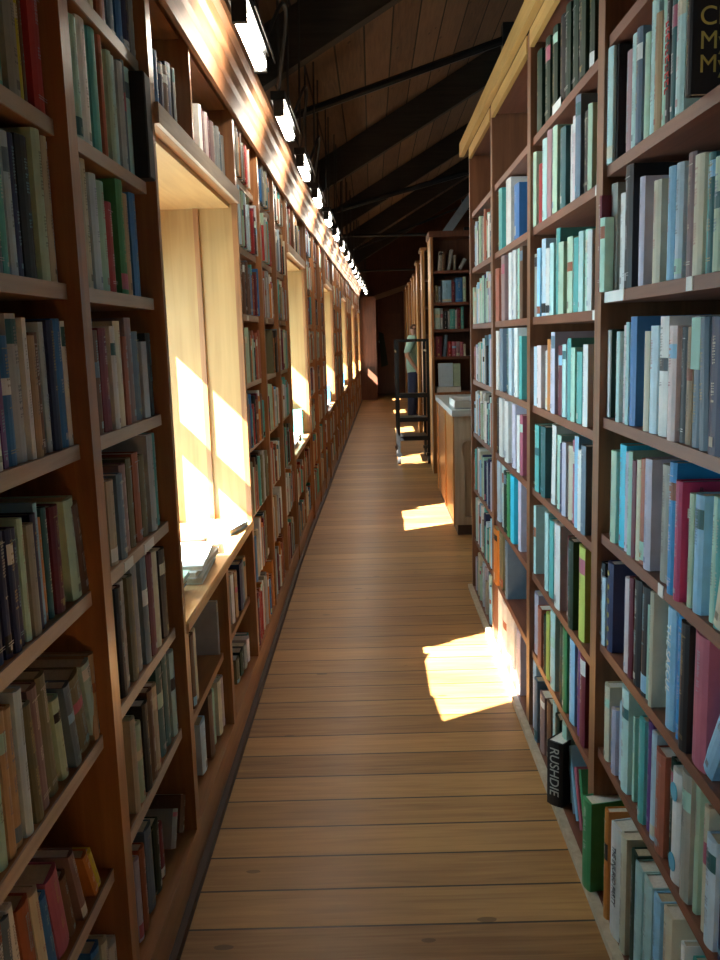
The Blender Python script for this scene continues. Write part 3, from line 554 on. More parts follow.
# --- second left bookcase
row_px('L', LB, SH[7], SHL[7], 0, 0, 6, [(470,515,-60,'tan'), (518,560,-60,'cream'), (562,598,-60,'rust'), (600,640,-60,'dustypink'), (642,680,-60,'slate'), (682,724,-60,'blue'), (726,762,-60,'navy'), (764,786,-60,'grey')], 60, zclip=.21)
row_px('L', LB, SH[6], SHL[6], 0, 0, 6, [(385,428,20,'teal'), (430,474,130,'mint'), (476,543,105,'white'), (545,590,80,'teal'), (592,608,240,'terracotta'), (610,632,290,'cream'), (634,660,325,'palegreen'), (661,690,350,'paleteal'), (691,720,385,'silver'), (722,738,320,'slate'), (740,786,415,'paleteal')], 520, zclip=.255)
row_px('L', LB, SH[5], SHL[5], 0, 0, 3, [(246,268,470,'cream'), (270,290,530,'paleblue'), (292,318,550,'mint'), (320,340,610,'red'), (342,366,545,'green'), (368,392,585,'tan'), (394,416,585,'blue')], 700)
row_px('L', LB, SH[4], SHL[4], 0, 300, 3, [(272,298,92,'brown'), (300,328,85,'maroon'), (330,344,80,'white'), (346,368,65,'cream'), (370,381,110,'terracotta'), (383,405,55,'mauve'), (407,424,95,'slate'), (426,441,125,'silver'), (443,456,100,'black')], 250)
row_px('L', LB, SH[3], SHL[3], 0, 300, 3, [(318,342,540,'beige'), (344,362,520,'slate'), (364,386,490,'mauve'), (388,402,470,'olive'), (404,426,455,'rust'), (428,442,460,'olive'), (444,464,400,'silver'), (466,480,395,'teal')], 600)
row_px('L', LB, SH[2], SHL[2], 0, 0, 1, [(115,121,585,'black'), (121.5,127.5,578,'grey'), (128,133.5,573,'olive'), (134,140.5,560,'grey'), (141,147,553,'slate'), (147.5,153,550,'maroon'), (153.5,159,547,'cream'), (159.5,167,545,'black')], 620)
row_px('L', LB, SH[1], SHL[1], 0, 0, 1, [(125,130,722,'beige'), (130.5,136.5,728,'palegreen'), (137,143.5,705,'black'), (144,149,690,'brown'), (149.5,155,685,'beige'), (155.5,163,665,'darkteal'), (163.5,168.5,650,'darkteal'), (169,174,648,'paleteal')], 690)
row_px('L', LB, SH[0], SHL[0], 80, 800, 6, [(322,350,340,'lilac'), (352,382,255,'rust'), (386,446,128,'slate'), (450,488,85,'darkgreen'), (492,520,100,'maroon'), (560,600,110,'grey',{'lean':-.5}), (606,640,110,'brown',{'lean':-.52}), (646,686,140,'white',{'lean':-.55})], 450)
# --- under and over the first window
W = 'case under the first window'
row_px('L', W, 'upper shelf', .41, 170, 600, 6, [(90,108,180,'tan'), (110,128,175,'brown'), (130,158,180,'cream'), (240,300,20,'silver',{'tmax':.02,'D':.22}), (302,326,20,'black')], 250, zclip=.23)
row_px('L', W, 'lower shelf', .15, 170, 600, 6, [(155,205,760,'paleblue'), (208,246,560,'brown'), (248,270,540,'mint'), (272,300,470,'cream'), (302,316,440,'pinkwhite'), (318,334,400,'orange'), (336,362,380,'paleblue')], 620, zclip=.22)
row_px('L', W, 'upper shelf', .41, 170, 480, 6, [(364,385,560,'white'), (387,402,540,'tan'), (404,430,490,'navy'), (432,450,470,'slate'), (452,470,430,'tan'), (471,489,400,'beige')], 650, zclip=.23)
row_px('L', W, 'lower shelf', .15, 170, 600, 6, [(397,419,360,'olive'), (420,440,350,'darkgreen'), (441,455,330,'grey'), (456,474,320,'pinkwhite'), (476,496,290,'teal'), (498,510,80,'white'), (512,530,60,'cream')], 400, zclip=.22)
row_px('L', 'cubbies above the first window', 'single shelf', 2.09, 110, 0, 6, [(232,260,310,'navy'), (262,284,330,'blue'), (286,310,395,'navy'), (312,338,415,'brown'), (340,374,380,'navy'), (376,388,390,'grey')], 620, zclip=.2)
row_px('L', 'cubbies above the first window', 'single shelf', 2.09, 140, 100, 6, [(362,377,20,'white'), (379,394,45,'maroon'), (396,409,75,'pinkwhite'), (411,424,100,'maroon'), (426,449,115,'mauve'), (451,469,140,'grey'), (471,489,170,'slate'), (491,509,190,'white'), (511,538,215,'grey')], 340, zclip=.2)
# --- filling for shelves that the photo shows too small to read one by one
PALES = ['white','paleteal','mint','paleblue','cream','skyblue','lilac','white','palegreen','slate','teal','navy','terracotta','black','greige']
WARM = ['white','cream','tan','beige','rust','brown','slate','greige','palegreen','maroon','terracotta','paleblue','blue','black','silver','grey','olive','orange','teal','red']
def fill(side, y0, y1, zs, hmax, case, shelf, pal, seed, dx=0.0, full=.92, tm=(.018, .042), proj=None):
    if proj is None: proj = .026 if side == 'L' else 0
    r = random.Random(seed); y = y0+r.uniform(.004, .02); end = y0+(y1-y0)*full
    while y < end:
        t_ = r.uniform(*tm)
        if y+t_ > y1-.003: break
        h = hmax*r.uniform(.66, .97); ln = 0
        add_book(side, y, y+t_, zs, h, r.choice(pal), case, shelf, dx=dx, seedx=seed, lean=ln, full=True, proj=proj)
        y += t_+(0 if r.random() > .07 else r.uniform(.01, .06))
for i, z in enumerate(SHR[:-1]):
    fill('R', RY[4]+UW+.002, RY[5]-UW-.002, z, .262, R4, SH[i], PALES, 700+i, tm=(.022, .05))
for i in range(8):      # the near ends of the front bookcases, mostly outside the frame
    for side, case, zs_, lo, hi, pal in (('R', R1, SHR1[i], RY[1]+UW+.002, 1.6, PALES), ('L', LA, SHL[i], A0+.027, 1.6, WARM)):
        have = [b['y']-b['t']/2-abs(math.sin(b['lean']))*b['h']*.5-.004 for b in BOOKS if b['case'] == case and b['shelf'] == SH[i]]
        top = min(have+[hi])
        if top-lo > .05 and not (side == 'R' and i == 6): fill(side, lo, top, zs_, .225, case, SH[i], pal, 310+i, full=1.0, proj=0)
for (y0, y1, dx, k, j) in bays:
    for i, z in enumerate(SHL):
        hm = (SHL[i+1]-.028-z if i < 7 else TOPZ-.03-z)-.01
        if k == 0 and j == 0 and i == 3: y_ = y0
        if k == 0 and j == 1 and i == 4: fill('L', y0+.36, y1-.03, z, hm, 'bay', 'shelf', WARM, 5, dx); continue
        fill('L', y0+.027, y1-.027, z, hm, ('%s bay beyond the %s window' % (['first', 'middle', 'last'][j], ordn[k])), SH[i], WARM, k*100+j*10+i, dx, full=random.Random(k*77+j*7+i).uniform(.72, 1.0))
for (y0, y1, dx, k) in opens:
    if k < 1: continue
    h = (y1-y0)/2
    for q in range(2):
        for z, hm in ((.15, .22), (.41, .24)): fill('L', y0+q*h+.025, y0+(q+1)*h-.025, z, hm, 'low case under the %s window' % ordn[k], 'shelf', WARM, 900+k*10+q+int(z*100), dx)
    fill('L', y0+.03, y0+.48, 2.09, .29, 'cubbies', 'shelf', WARM, 950+k, dx, full=.8); fill('L', y0+.54, y1-.03, 2.09, .29, 'cubbies', 'shelf', WARM, 970+k, dx, full=.7)
# --- the shelves that face the viewer beside the counter (spines face -Y)
S1Y = 9.5; S1 = 'bookcase beyond the counter'
SH1 = [.88, 1.26, 1.55, 1.83, 2.16]
def rowF(zs, oy, items, sw):
    for cx0, cx1, ct, col, *op in items:
        op = op[0] if op else {}
        a = on_y(425+cx0/12, oy+ct/12, S1Y); b = on_y(425+cx1/12, oy+ct/12, S1Y)
        add_book('F', a.x, b.x, zs, max(.12, min(a.z-zs, .27)), col, S1, sw, **op)
rowF(SH1[4], 240, [(150,200,140,'greige',{'lean':-.1}), (205,240,160,'brown'), (262,300,115,'grey',{'lean':-.18}), (345,375,180,'greige'), (400,440,215,'grey',{'lean':-.5})], SH[4])
rowF(SH1[3], 240, [(95,125,560,'brown'), (127,160,545,'olive'), (162,195,555,'slate'), (205,320,485,'skyblue'), (322,362,500,'maroon'), (365,455,450,'blue'), (458,495,440,'palegreen')], SH[3])
rowF(SH1[2], 240, [(115,185,820,'paleteal'), (187,215,820,'silver'), (225,270,850,'black'), (275,298,850,'silver'), (300,365,830,'teal'), (366,385,840,'white'), (390,430,820,'maroon'), (432,470,800,'teal')], SH[2])
rowF(SH1[1], 310, [(125,205,320,'maroon'), (215,250,300,'slate',{'lean':-.1}), (275,325,380,'red'), (327,375,380,'rose'), (377,420,380,'dustypink'), (422,465,385,'rose'), (468,492,410,'cream')], SH[1])
# ------------------------------------------------------------------ turn the book list into objects
def frame_of(b):
    if b['side'] == 'F':
        base = Vector((b['y'], S1Y+.03+b['proj'], b['z'])); R = Matrix.Rotation(-PI/2, 4, 'Z')
    elif b['side'] == 'R':
        base = Vector(((SPX['R']-b['proj']+b['dx']), b['y'], b['z'])); R = Matrix.Rotation(PI, 4, 'Z')
    else:
        base = Vector((SPX['L']+b['proj']+b['dx'], b['y'], b['z'])); R = Matrix.Identity(4)
    if b['xs'] is not None: base.x = b['xs']
    a = b['lean']
    if a:
        s_ = 1 if b['side'] != 'R' else -1
        lx = Matrix.Rotation(a*s_, 4, 'X'); 
        shift = math.sin(a)*b['h']/2
        if b['side'] == 'F': base.x += 0
        else: base.y += shift
        base.z += b['t']/2*abs(math.sin(a))+.0005
        return Matrix.Translation(base) @ R @ lx
    base.z += .0005
    if b['special'] in ('injured', 'li'): R = Matrix.Rotation(PI+math.radians(11), 4, 'Z')
    return Matrix.Translation(base) @ R
def area(b, Mx):
    pts = [px_of(Mx @ Vector(v)) for v in ((0, -b['t']/2, 0), (0, b['t']/2, 0), (0, b['t']/2, b['h']), (0, -b['t']/2, b['h']))]
    if any(p is None for p in pts): return 0
    cl = [(min(720, max(0, x)), min(960, max(0, y))) for x, y in pts]
    xs = [p[0] for p in cl]; ys_ = [p[1] for p in cl]
    w_, h_ = max(xs)-min(xs), max(ys_)-min(ys_)
    return w_*h_ if w_ > .5 and h_ > 3 else 0
for b in BOOKS: b['M'] = frame_of(b); b['a'] = area(b, b['M'])
# position words
rows = {}
for b in BOOKS: rows.setdefault((b['case'], b['shelf']), []).append(b)
for k_, rw in rows.items():
    rw.sort(key=lambda b: -b['y'] if b['side'] == 'R' else b['y'])     # from left to right as seen
    if rw and rw[0]['side'] == 'F': rw.sort(key=lambda b: b['y'])
    for i, b in enumerate(rw):
        b['i'] = i; b['n'] = len(rw); b['lc'] = rw[i-1]['col'] if i else None; b['rc'] = rw[i+1]['col'] if i < len(rw)-1 else None
order = sorted(BOOKS, key=lambda b: -b['a'])
single = [b for b in order if b['a'] > 0][:300]
for b in single: b['single'] = True
sp_labels = {'ry': 'black book with cover lettering in yellow, topmost near shelf, right bookcase nearest the viewer', 'injured': 'white novel THE INJURED PARTY standing on the floor of the nearest right bookcase',
  'li': 'large green book with pale letters standing on the floor beside the orange one', 'pink': 'magenta-red book with white B on its cover, in the nearest right bookcase',
  'redc': 'black book with a big red C, third shelf up, nearest right bookcase', 'saecul': 'blue-and-white novel lettered THE down its spine, beside the bright-blue book', 'fires': 'tall black book with framed emblem, far end of topmost shown shelf, nearest right bookcase',
  'redletters': 'black book with red spine lettering, seventh shelf up, nearest right bookcase', 'gilt': 'thick navy book with gold ornaments on its spine, nearest right bookcase',
  'lefttext': 'pale lilac book with white spine letters beside the red one, nearest left bookcase', 'palespine': 'dark-green book with a pale spine at the far end, fifth shelf up, nearest right bookcase',
  'paletop': 'slate-blue book with a pale mint upper spine, fifth shelf up, nearest right bookcase', 'blobs': 'white book with sky-blue discs on its spine, second shelf up, nearest right bookcase'}
nth = ['first', 'second', 'third', 'fourth', 'fifth', 'sixth', 'seventh', 'eighth', 'ninth', 'tenth', 'eleventh', 'twelfth', 'thirteenth', 'fourteenth', 'fifteenth', 'sixteenth', 'seventeenth']
used = set()
def make_label(b):
    if b['special'] in sp_labels and sp_labels[b['special']] not in used: return sp_labels[b['special']]
    sz = 'slim' if b['t'] < .022 else ('thick' if b['t'] > .05 else ('tall' if b['h'] > .245 else ('short' if b['h'] < .18 else '')))
    st = 'leaning' if abs(b['lean']) > .1 else ''
    head = ' '.join(x for x in (sz, st, cw(b['col']), 'book') if x)
    if b['lc'] and b['rc']: mid = 'between %s and %s ones' % (cw(b['lc']), cw(b['rc'])) if b['lc'] != b['rc'] else 'between two %s ones' % cw(b['lc'])
    elif b['rc']: mid = 'first from the left before a %s one' % cw(b['rc'])
    elif b['lc']: mid = 'at the right end after a %s one' % cw(b['lc'])
    else: mid = 'standing alone'
    l = '%s %s, %s, %s' % (head, mid, b['shelf'], b['case'])
    if l in used or len(l.split()) > 16:
        l = '%s, %s from the left, %s, %s' % (head, nth[min(b['i'], 16)], b['shelf'], b['case'])
    return l
def text(s_, size, mat, parent, loc, face, name='lettering', ext=.0004, sx=1.0):
    cu = bpy.data.curves.new(name, 'FONT'); cu.body = s_; cu.size = size; cu.extrude = ext; cu.align_x = 'CENTER'; cu.align_y = 'CENTER'; cu.offset = 0
    o = bpy.data.objects.new(name, cu); C.objects.link(o); cu.materials.append(mat); o = meshed(o); o.parent = parent
    cols = {'spine': ((0,0,-1), (0,1,0), (1,0,0)), 'cover': ((-1,0,0), (0,0,1), (0,1,0))}[face]
    m_ = Matrix([Vector(c) for c in cols]).transposed().to_4x4(); m_.translation = loc
    o.matrix_local = m_ @ Matrix.Diagonal((sx, 1, 1, 1))
    return o
def specials(b, o):
    h, t_, D, s_ = b['h'], b['t'], b['d'], b['special']
    nc = t_/2+.0006       # near cover plane (local +y is towards the viewer on the right wall)
    bow = min(.006, t_*.16)+.0006
    def patch(name, mat, x0, x1, z0, z1, e=.0005): MB().box(x0, x1, nc-.0006, nc+e, z0, z1).build(name, mat, o)
    if s_ == 'rushdie': text('RUSHDIE', .047, LETG, o, (bow, .0, h*.54), 'spine', sx=.86)
    if s_ == 'injured': text('THE INJURED PARTY', .027, LETK, o, (bow+.0006, 0, h*.56), 'spine', sx=.62)
    if s_ == 'saecul': text('THE SAECUL', .032, LETW, o, (bow+.0006, 0, h*.58), 'spine', sx=.8)
    if s_ in ('redletters', 'lefttext'):          # worn lettering too blurred to read
        mb_ = MB(); r = random.Random(4); z = h*.78
        while z > h*.22:
            l = r.uniform(.007, .011); wd = t_*.3
            mb_.box(bow-.001, bow+.0004, -wd, -wd+.003, z-l, z); mb_.box(bow-.001, bow+.0004, -wd, wd*r.uniform(.2, 1), z-.003, z)
            if r.random() > .4: mb_.box(bow-.001, bow+.0004, wd-.003, wd, z-l, z)
            z -= l+.004
        mb_.build('lettering', LETR if s_ == 'redletters' else LETW, o)
    if s_ == 'ry':
        text('Ry', .040, LETG, o, (-.036, nc, .178), 'cover'); text('CL', .042, GOLD, o, (-.036, nc, .121), 'cover'); text('My', .040, GOLD, o, (-.036, nc, .083), 'cover'); text('My', .040, GOLD, o, (-.036, nc, .046), 'cover')
    if s_ == 'pink':
        text('B', .026, LETW, o, (-.0155, nc, h*.74), 'cover'); text('R', .014, LETK, o, (-.035, nc, h*.93), 'cover'); 
    if s_ == 'redc': text('C', .062, LETR, o, (-.03, nc, h*.72), 'cover')
    if s_ == 'li': text('LI', .022, LETW, o, (-.045, nc, h*.62), 'cover')
    if s_ == 'fires':
        for (x0, x1, z0, z1) in ((-.02, -.019, .04, .17), (-.06, -.059, .04, .17), (-.06, -.019, .04, .041), (-.06, -.019, .17, .171)): patch('cover_frame_line', LETG, x0, x1, z0, z1, .0003)
    if s_ == 'portrait': patch('cover_picture', LETK, -.07, -.025, h*.12, h*.45)
    if s_ == 'palespine': MB().box(.0008, bow+.0006, -t_/2, t_/2, .002, h-.002).build('spine_strip', WHITEM, o)
    if s_ == 'paletop': MB().box(.0, bow+.0006, -t_/2, t_/2, h*.60, h-.002).build('pale_band', SHIRT, o)
    if s_ == 'blobs':
        for z in (.04, .19): MB().bar((bow-.001, 0, z), (bow+.0006, 0, z), t_*.4, 14).build('blue_disc', plain('disc_blue', (.08, .38, .55)), o)
    if s_ == 'gilt':
        for q in range(6): MB().bar((bow-.001, 0, .02+q*.036), (bow+.0004, 0, .02+q*.036), t_*.17, 6).build('gilt_ornament', GOLD, o)
# the big black novel that juts out at the foot of the second right case
gb = add_book('R', 2.14, 2.195, .0215, .252, 'green', R1, SH[0], D=.19, full=True, special='li', xs=.537, tmax=.058); gb['i'] = 0; gb['n'] = 1; gb['lc'] = gb['rc'] = None; gb['M'] = frame_of(gb); gb['a'] = 9998
jb = add_book('R', 2.485, 2.545, .001, .212, 'black', R2, 'floor', D=.15, full=True, special='rushdie', xs=.545, tmax=.058); jb['i'] = 0; jb['n'] = 1; jb['lc'] = jb['rc'] = None; jb['M'] = Matrix.Translation((.538, 2.585, .0225)) @ Matrix.Rotation(PI+math.radians(46), 4, 'Z'); jb['a'] = 9999
sp_labels['rushdie'] = 'black novel lettered RUSHDIE on its spine, jutting out onto the floorboards'
single = [jb, gb]+single[:298]; 
for b in order: b['single'] = False
for b in single: b['single'] = True
nbook = 0
for b in single:
    mc, mp = MB(), MB()
    book_mesh(b['h'], b['t'], b['d'], b['col'], b['seed'], mc, mp, marks=False if b['special'] in ('rushdie', 'injured', 'saecul', 'gilt', 'blobs', 'palespine') else True)
    o = mc.build('book', COVER); o.matrix_world = b['M']
    mp.build('page_block', PAGES, o)
    l = make_label(b)
    tag(o, l, 'book', 'books on the shelves'); used.add(l)
    specials(b, o); nbook += 1
mc, mp = MB(), MB()
for b in BOOKS:
    if b['single'] or (b['a'] <= 0 and b['y'] > 1.2 and b['side'] != 'F' and b['y'] < 3): continue
    X = (lambda Mx: (lambda v: Mx @ Vector(v)))(b['M'])
    book_mesh(b['h'], b['t'], b['d'], b['col'], b['seed'], mc, mp, X, marks=(b['y'] < 9))
st = mc.build('distant_books', COVER); tag(st, 'hundreds of small distant books filling the shelves further down the hall', 'books', kind='stuff')
mp.build('page_blocks', PAGES, st)
# ------------------------------------------------------------------ things lying about
def flat_book(name, x0, x1, y0, y1, z, h, col, label, cat='book', rot=0.0, group=None, pagec=(.66, .62, .52), spine='x+', tiltx=0.0):
    """a book or magazine lying down: covers above and below the page block, spine on one long side"""
    cx, cy = (x0+x1)/2, (y0+y1)/2; a, b = (x1-x0)/2, (y1-y0)/2; ct = min(.003, h*.15); c = PAL[col]
    m_ = MB(); m_.box(-a, a, -b, b, 0, ct, c); m_.box(-a, a, -b, b, h-ct, h, c); m_.box(-a, -a+ct, -b, b, ct, h-ct, c)
    o = m_.build(name, COVER); o.matrix_world = Matrix.Translation((cx, cy, z)) @ Matrix.Rotation(rot, 4, 'Z') @ Matrix.Rotation(tiltx, 4, 'X')
    MB().box(-a+ct, a-.003, -b+.003, b-.003, ct, h-ct, pagec).build('page_block', PAGES, o)
    tag(o, label, cat, group); return o
ZC = .7405
G = 'books and magazines on the first window counter'
for i, (dz, hh, dy, col, lb) in enumerate(((0, .016, 0, 'teal', 'bottom'), (.0165, .014, .012, 'slate', 'second'), (.031, .014, -.01, 'tan', 'third'), (.0455, .016, .015, 'palegreen', 'top'))):
    flat_book('magazine', -.86+.01*i, -.60+.006*i, 2.34+dy, 2.62+dy, ZC+dz, hh, col, 'grey-green magazine, %s of the small stack beside the second left bookcase' % lb, 'magazine', group=G)
for i, (dz, hh, rot, lb) in enumerate(((0, .022, .05, 'bottom'), (.0225, .02, -.04, 'middle'), (.043, .016, .08, 'top'))):
    flat_book('large_white_book', -.88, -.565, 2.68, 3.02, ZC+dz, hh, 'white', 'large white book, %s of the sunlit pile in the middle of the counter' % lb, 'book', rot, G)
flat_book('thick_book', -.82, -.625, 3.02, 3.20, ZC, .032, 'cream', 'thick cream-paged book at the bottom of the pair beyond the white pile', 'book', .1, G, (.74, .70, .6))
flat_book('thick_book', -.815, -.63, 3.03, 3.19, ZC+.0325, .030, 'terracotta', 'thick reddish book topping the pair beyond the white pile', 'book', .2, G, (.74, .70, .6))
flat_book('booklet', -.76, -.55, 3.39, 3.58, ZC+.002, .022, 'skyblue', 'pale blue booklet at the far corner of the first counter', 'booklet', -.25, G)
for k, (y0, y1, dx, kk) in enumerate(opens):
    if kk < 1 or kk > 3: continue
    cols = ['white', 'teal', 'blue']
    flat_book('large_white_book', -.82+dx, -.56+dx, y0+.30, y0+.62, ZC, .03, 'white', 'white book lying low on the counter of the %s window' % ordn[kk])
    flat_book('lying_book', -.80+dx, -.57+dx, y0+.75, y0+.98, ZC, .025, 'pinkwhite', 'pinkish book lying under another on the %s window counter' % ordn[kk])
    flat_book('lying_book', -.78+dx, -.57+dx, y0+.76, y0+.97, ZC+.0255, .02, 'paleteal', 'pale teal book on top of the pair, %s window counter' % ordn[kk])
    m1, m2 = MB(), MB(); book_mesh(.20, .05, .17, 'teal' if kk == 1 else 'blue', kk, m1, m2); o = m1.build('standing_book', COVER); o.matrix_world = Matrix.Translation((-.58+dx, y1-.11, ZC)); m2.build('page_block', PAGES, o)
    tag(o, '%s book standing at the far end of the %s window counter' % ('teal' if kk == 1 else 'blue', ordn[kk]), 'book')
# picture book standing face out in a bay beyond the first window
y0, y1 = post_split(W1)[1]+.06, post_split(W1)[1]+.33
o = MB().box(-.592, -.568, y0, y1, 1.3155, 1.555, PAL['teal']).build('picture_book', COVER, origin=(-.58, (y0+y1)/2, 1.3155)); tag(o, 'teal picture book standing face out in the middle bay beyond the first window', 'book')
oo = (-.58, (y0+y1)/2, 1.3155)
MB().box(-.568, -.5672, y0+.045, y1-.045, 1.345, 1.53).build('cover_picture', plain('cover_grey', (.62, .60, .52), .6, 0, .5, 60), o, oo)
MB().bar((-.5675, y0+.13, 1.49), (-.5666, y0+.13, 1.49), .035, 12).build('cover_motif', LETK, o, oo); MB().box(-.5672, -.5664, y0+.06, y0+.15, 1.38, 1.42).build('cover_motif', LETK, o, oo)
# black portfolio beside the second left bookcase, second shelf from the top
o = MB().box(-.70, -.528, 2.222, 2.282, 1.8955, 2.142).build('black_portfolio', plain('black_card', (.008, .008, .009), .7), bevel=.004); tag(o, 'large black portfolio standing at the far end of a high shelf beside the window', 'portfolio')
m2 = MB().box(-.69, -.5275, 2.20, 2.265, 1.90, 2.15); 
# loose leaning books at the foot of the second right bookcase
for i, (y, c, ln, hh) in enumerate(((2.52, 'slate', .5, .2), (2.48, 'skyblue', .55, .22), (2.43, 'rose', .5, .18), (2.37, 'green', .45, .2))):
    m1, m2 = MB(), MB(); book_mesh(hh, .024, .15, c, 50+i, m1, m2); o = m1.build('leaning_book', COVER)
    o.matrix_world = Matrix.Translation((.585, y, .028)) @ Matrix.Rotation(PI, 4, 'Z') @ Matrix.Rotation(ln, 4, 'X'); m2.build('page_block', PAGES, o)
    tag(o, '%s book slumped at the foot of the second right bookcase behind the black novel' % cw(c), 'book')
# ------------------------------------------------------------------ counter cabinet
CX0, CX1, CY0, CY1 = .59, 1.45, 6.47, 8.15
o_ = (CX0, CY0, 0)
cab = thing('counter_cabinet', o_, 'greyed oak counter with an arched front panel beside the tall bookcases', 'counter')
MB().box(CX0+.02, CX1, CY0+.03, CY1, 0, .08).build('kick_plinth', DKTRIM, cab, o_)
MB().box(CX0, CX0+.02, CY0+.02, CY1, .08, .90).build('side_panel', XW, cab, o_)
for y in (CY0+.02, CY0+.75, CY1-.06): MB().box(CX0-.012, CX0, y, y+.06, .08, .90).build('side_stile', XW, cab, o_)
MB().box(CX1-.02, CX1, CY0+.02, CY1, .08, .90).build('side_panel', XW, cab, o_)
MB().box(CX0+.02, CX1-.02, CY0+.035, CY0+.05, .08, .90).build('front_panel', GREYW, cab, o_)
# face frame with trefoil-headed opening
def outline():
    pts = [(.075, .06)]; 
    pts += [(.075, .50)]
    for i in range(11): a = PI*(1.18-.9*i/10); pts.append((.105+.055*math.cos(a), .575+.06*math.sin(a)))
    for i in range(9): a = PI*(1.0-1.0*i/8)*.98; pts.append((.255+.10*math.cos(a), .615+.085*math.sin(a)))
    W_ = .52
    mir = [(W_-x, z) for x, z in reversed(pts)]
    return pts+mir
for q in range(1):
    cu = bpy.data.curves.new('face_frame', 'CURVE'); cu.dimensions = '2D'; cu.fill_mode = 'BOTH'; cu.extrude = .012
    for pts in ([(0, 0), (.865, 0), (.865, .82), (0, .82)], outline()):
        sp = cu.splines.new('POLY'); sp.points.add(len(pts)-1); sp.use_cyclic_u = True
        for p_, (x, z) in zip(sp.points, pts): p_.co = (x, z, 0, 1)
    fo = bpy.data.objects.new('face_frame', cu); C.objects.link(fo); cu.materials.append(GREYW); fo = meshed(fo); fo.parent = cab
    fo.matrix_local = Matrix.Translation((0, .022, .08)) @ Matrix.Rotation(PI/2, 4, 'X')
MB().box(CX0-.02, CX1+.02, CY0-.03, CY1, .90, .945).build('worktop', plain('pale_worktop', (.52, .56, .54), .35), cab, o_)
t_ = thing('paper_tray', (.62, 6.7, .945), 'shallow grey tray with a pale rim on the counter end', 'tray')
o = (.62, 6.7, .945)
MB().box(.60, 1.0, 6.55, 7.0, .9455, .955).build('base', GREYM, t_, o)
MB().box(.60, 1.0, 6.55, 6.562, .955, 1.005).build('rim', PLASTER, t_, o); MB().box(.60, .612, 6.562, 7.0, .955, 1.005).build('rim', WHITEM, t_, o); MB().box(.60, 1.0, 6.988, 7.0, .955, 1.005).build('rim', WHITEM, t_, o)
# ------------------------------------------------------------------ stacks at right angles beyond the counter
o = (.637, S1Y, 0); t_ = thing('bookcase', o, 'bookcase standing square to the aisle behind the counter', 'bookcase')
MB().box(.637, .66, S1Y, S1Y+.5, 0, 2.53).build('upright', XW, t_, o); MB().box(1.60, 1.63, S1Y, S1Y+.5, 0, 2.53).build('upright', XW, t_, o)
MB().box(.630, .637, S1Y-.004, S1Y+.03, 0, 2.53).build('edge_strip', GREYW, t_, o)
MB().box(.66, 1.60, S1Y+.3, S1Y+.32, 0, 2.53).build('back_panel', RB, t_, o)
MB().box(.62, 1.63, S1Y-.01, S1Y+.5, 2.50, 2.56).build('top_board', RB, t_, o)
for z in SH1: MB().box(.66, 1.60, S1Y+.01, S1Y+.3, z-.03, z).build('shelf', WH if z < 1 else DH, t_, o)
MB().box(.66, 1.60, S1Y+.02, S1Y+.3, 0, .85).build('base_panel', XW, t_, o)
SB = [(11.5, .66), (13.5, .70), (16.3, .79), (17.4, .80), (18.8, .80), (20.4, .81), (21.9, .81)]
far = ['second', 'third', 'fourth', 'fifth', 'sixth', 'seventh', 'farthest']
for i, (y, x) in enumerate(SB):
    o = (x, y, 0); t_ = thing('bookcase', o, 'orange-brown end of the %s stack standing square to the aisle' % far[i], 'bookcase', 'stacks square to the aisle')
    MB().box(x, x+.03, y, y+.45, 0, 2.55).build('end_panel', XW, t_, o); MB().box(x-.006, x, y-.004, y+.03, 0, 2.55).build('edge_strip', PV, t_, o)
    MB().box(x+.03, 2.2, y+.21, y+.235, 0, 2.55).build('back_panel', RB, t_, o); MB().box(2.2, 2.23, y, y+.45, 0, 2.55).build('end_panel', XW, t_, o)
    MB().box(x-.02, 2.24, y-.01, y+.46, 2.55, 2.59).build('top_board', WH, t_, o)
    for z in (.1, .45, .8, 1.15, 1.5, 1.85, 2.2): MB().box(x+.03, 2.2, y+.01, y+.21, z-.025, z).build('shelf', DH, t_, o)
# pale box and white books on the lowest open shelf of the nearest stack
fb = lambda u, v: on_y(u, v, S1Y)
a, b = fb(438.5, 368), fb(453, 368)
o = MB().box(a.x, b.x, S1Y+.02, S1Y+.07, .94, 1.19).build('pale_blue_box', plain('pale_blue_card', (.50, .72, .95), .5)); tag(o, 'pale blue box file standing above the counter', 'box file')
o = MB().box(b.x+.005, b.x+.08, S1Y+.02, S1Y+.2, .94, 1.18, PAL['palegreen']).build('ring_binder', COVER); tag(o, 'pale green binder beside the pale blue box file', 'binder')
a, b = fb(437, 390), fb(461, 390)
o = MB().box(a.x, b.x, S1Y+.01, S1Y+.24, .8805, .935, PAL['white']).build('flat_box', COVER); tag(o, 'flat white box lying under the pale blue box file', 'box')
# ------------------------------------------------------------------ trolley
tx0, tx1, ty0, ty1 = .285, .635, 10.25, 10.95
o = ((tx0+tx1)/2, 10.6, 0); t_ = thing('book_trolley', o, 'tall black metal book trolley on castors in the aisle', 'trolley')
for x in (tx0, tx1):
    for y in (ty0, ty1): MB().box(x-.016, x+.016, y-.016, y+.016, .13, 1.45).build('post', METAL, t_, o)
for y in (ty0, ty1): MB().box(tx0-.016, tx1+.016, y-.012, y+.012, 1.42, 1.45).build('top_rail', METAL, t_, o)
for x in (tx0, tx1): MB().box(x-.01, x+.01, ty0, ty1, 1.30, 1.325).build('side_rail', METAL, t_, o)
for z in (.28, .50, .78): 
    MB().box(tx0, tx1, ty0, ty1, z, z+.012).build('tray_shelf', METAL, t_, o)
    MB().box(tx0, tx1, ty0-.014, ty0, z, z+.05).build('tray_lip', METAL, t_, o)
